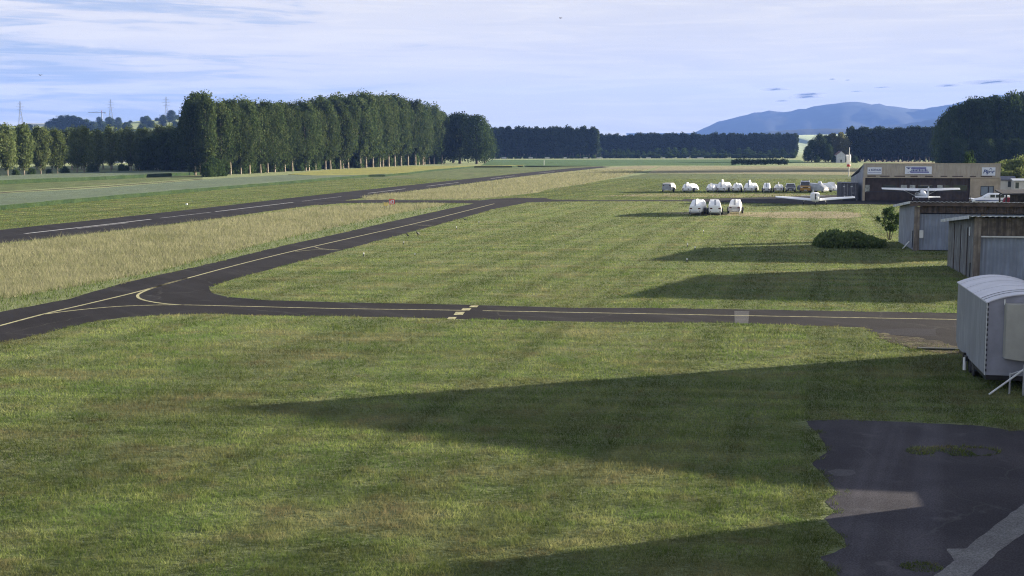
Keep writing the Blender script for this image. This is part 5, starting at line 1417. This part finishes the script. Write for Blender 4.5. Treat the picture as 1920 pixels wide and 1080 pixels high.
for (x, y), lab in zip(((682, 481), (757, 459), (856, 430), (778, 480), (898, 420), (1288, 492), (1303, 469), (1319, 437), (1289, 463)),
    ('small white topped marker post nearest the taxiway bend', 'white topped marker post below the two crows', 'white topped marker post right of the two crows', 'short marker in the middle of the lawn below the crows', 'far marker post beside the upper taxiway', 'white marker post on the lawn left of the long hangar shadow', 'marker post inside the tip of the upper hangar shadow', 'marker post on the lawn above the upper hangar shadow', 'low marker beside the post at the shadow tip')):
    marker(lab, P(x, y), .34 if y != 480 else .22)
MB_ = None
def crow(label, loc, rz, k=1.0):
    o = thing('crow', label, 'bird', loc, rz, 'crows on the lawn', k)
    m = MB()
    st_ = ((-.30, .19, .012, .008), (-.20, .21, .035, .022), (-.08, .24, .07, .065), (.06, .28, .082, .085), (.15, .34, .06, .065), (.19, .40, .048, .05), (.235, .415, .042, .042), (.27, .41, .018, .018), (.33, .395, .004, .004))
    m.loft([[(w * math.cos(a), y, z + h * math.sin(a)) for a in [2 * math.pi * q / 10 for q in range(10)]] for y, z, w, h in st_])
    for s in (-1, 1): m.tube((s * .035, .02, 0), (s * .035, .04, .2), .01, n=5); m.tube((s * .035, .02, .006), (s * .035, .1, .006), .008, n=4)
    m.build('body', M['crow'], o, smooth=True)
    return o
crow('black crow standing upright on the lawn, the larger of two', P(784, 444), R(150), 1.1)
crow('smaller black crow left of the larger one', P(765, 446), R(40), .85)
crow('black crow near the taxiway edge right of the other two', P(872, 415), R(95), .75)
def flyer(label, x, y, dist):
    p = at(x, dist); o = thing('flying_bird', label, 'bird', (p.x, p.y, zat(y, dist)), R(60))
    m = MB().loft([[(w * math.cos(a), yy, h * math.sin(a)) for a in [2 * math.pi * q / 8 for q in range(8)]] for yy, w, h in ((-.2, .02, .01), (-.05, .06, .05), (.1, .05, .05), (.2, .01, .01))])
    for s in (-1, 1): m.loft([[(s * .03, .08, .0), (s * .03, -.06, 0), (s * .03, -.06, .015)], [(s * .25, .08, .10), (s * .25, -.06, .10), (s * .25, -.05, .112)], [(s * .5, -.02, .04), (s * .5, -.05, .04), (s * .5, -.05, .045)]])
    m.build('body', M['crow'], o)
flyer('tiny dark bird flying high near the top centre', 1050, 34, 190)
flyer('tiny dark bird flying in the left part of the sky', 81, 141, 190)
mp_ = thing('far_marker_pole', 'thin white pole standing in the far green field', 'pole', P(1020, 310), 0)
MB().tube((0, 0, 0), (0, 0, 2.4), .11, n=6).build('pole', M['white_dull'], mp_)
for i, (x, w) in enumerate(((945, 9), (1026, 9), (1060, 5), (1098, 8), (1124, 10), (1216, 9), (1314, 12), (995, 8), (1245, 5), (1290, 5))):
    q = at(x, 966); o = thing('field_marker_board', 'low pale board at the far end of the green field', 'board', q, 0, 'pale boards along the far field edge')
    ww = w / 2400 * 966 / 2
    MB().box(-ww, ww, -.05, .05, .25, 1.1).build('panel', M['board'], o); MB().box(-ww * .8, -ww * .7, -.04, .04, 0, .25).box(ww * .7, ww * .8, -.04, .04, 0, .25).build('leg', M['steel'], o)
wm = thing('runway_edge_marker', 'small white marker at the far edge of the runway', 'marker', P(350, 384.5), 0)
MB().prism([(-.16, 0), (.16, 0), (.10, .24), (-.10, .24)], -.1, .1).build('body', M['white'], wm)

M['pylon'] = paint('grey_lattice_steel', (0.30, 0.31, 0.34), 0.6)
def pylon(label, x, ytop, ybase, dist):
    zb_, zt_ = zat(ybase, dist), zat(ytop, dist); p = at(x, dist)
    o = thing('power_pylon', label, 'pylon', (p.x, p.y, zb_ - 1), R(12), 'power pylons behind the hill'); h = zt_ - zb_ + 1
    m = MB(); W0, W1 = 4.2, .8
    def cor(t): w = W0 + (W1 - W0) * min(1, t / .7); return [Vector((a * w, b * w, h * t)) for a, b in ((-1, -1), (1, -1), (1, 1), (-1, 1))]
    ts = [0, .18, .34, .48, .6, .7, .8, .9, 1.0]
    for i in range(4): m.path([cor(t)[i] if t < 1 else Vector((0, 0, h)) for t in ts], [.30] * 9, 4)
    for t0, t1 in zip(ts[:-1], ts[1:-1] + [.97]):
        A, B = cor(t0), cor(t1)
        for i in range(4): m.tube(A[i], B[(i + 1) % 4], .14, n=4); m.tube(A[(i + 1) % 4], B[i], .14, n=4)
    m.build('tower', M['pylon'], o)
    for t, L in ((.62, 6.2), (.74, 8.2), (.86, 5.6)):
        m = MB()
        for s in (-1, 1): m.tube((s * .5, 0, h * t), (s * L, 0, h * t + .3), .28, .16, 4); m.tube((s * .5, 0, h * t + 1.8), (s * L, 0, h * t + .3), .2, .14, 4)
        m.build('cross_arm', M['pylon'], o)
    return o
pylon('grey lattice power pylon farthest left above the hill', 41, 189, 233, 2500)
pylon('grey lattice power pylon behind the tower crane', 210, 186, 228, 2500)
pylon('grey lattice power pylon nearest the tall wood', 314, 181, 225, 2500)
cz = zat(226, 2450); cpnt = at(193, 2450)
cr_ = thing('tower_crane', 'thin tower crane with long jib on the left hill crest', 'crane', (cpnt.x, cpnt.y, cz), R(4))
MB().box(-.8, .8, -.8, .8, -3, 14.5).build('mast', M['pylon'], cr_)
MB().box(-25, 7.5, -.5, .5, 14.5, 15.5).box(5, 7.6, -.8, .8, 13.2, 14.49).build('jib', M['pylon'], cr_)
MB().prism([(-.8, 15.5), (.8, 15.5), (0, 19.5)], -.5, .5).build('cab', paint('crane_red', (0.35, 0.08, 0.06), 0.6), cr_)
m = MB().tube((0, 0, 19.4), (-16, 0, 15.5), .12, n=4); m.tube((0, 0, 19.4), (6.5, 0, 15.5), .12, n=4); m.build('tie_rod', M['pylon'], cr_)

# ------------------------------------------------------------------ haze, clouds
hz = MB().box(-4600, 4600, -300, 9980, -2.0, 460)
hm, hns, hls = newmat('haze_air')
ho = hns.new('ShaderNodeOutputMaterial'); hp = hns.new('ShaderNodeVolumePrincipled')
hp.inputs['Color'].default_value = (0.20, 0.37, 0.92, 1)
hp.inputs['Density'].default_value = 7.5e-5
hp.inputs['Anisotropy'].default_value = 0.0
hls.new(hp.outputs[0], ho.inputs['Volume'])
tag(hz.build('haze', hm), kind='stuff')

def cloud_mat():
    m, ns, ls = newmat('thin_grey_cloud')
    out = ns.new('ShaderNodeOutputMaterial'); d = ns.new('ShaderNodeBsdfDiffuse'); t = ns.new('ShaderNodeBsdfTransparent'); mx = ns.new('ShaderNodeMixShader')
    d.inputs['Color'].default_value = (0.72, 0.70, 0.72, 1); mx.inputs[0].default_value = 0.075
    ls.new(t.outputs[0], mx.inputs[1]); ls.new(d.outputs[0], mx.inputs[2]); ls.new(mx.outputs[0], out.inputs['Surface'])
    return m
M['cloud'] = cloud_mat()
DC = 16000.0
for i, (cx_, cy_, w, h) in enumerate(((1451, 168, 58, 6), (1515, 176.5, 70, 4.5), (1512, 182, 62, 9), (1464, 189.5, 26, 4), (1557, 149, 13, 4), (1586, 150.5, 10, 3), (1650, 164, 34, 2.4), (1603, 171.5, 22, 2.6), (1773, 161, 50, 6), (1855, 154.5, 118, 9))):
    p = at(cx_, DC); z = zat(cy_, DC)
    m = MB(); k = DC / FPX
    for q in range(5):
        s = 1 - q * .17
        rings = []
        for a in range(1, 9):
            t = -math.pi / 2 + math.pi * a / 9
            ring = []
            for b in range(28):
                ph = 2 * math.pi * b / 28
                wob = 1 + .35 * (float(vnoise(math.cos(ph) * 2.5 + i * 7, math.sin(ph) * 2.5 + q, i)) - .5)
                ring.append((math.cos(t) * math.cos(ph) * w * .5 * k * s * wob, math.cos(t) * math.sin(ph) * w * .5 * k * s, (math.sin(t) if math.sin(t) > -.35 else -.35) * h * .62 * k * s * wob + math.cos(t) * math.cos(ph) * w * k * .018))
            rings.append(ring)
        m.loft(rings)
    tag(m.build('cloud', M['cloud'], smooth=True, loc=(p.x, DC, z)), kind='structure')
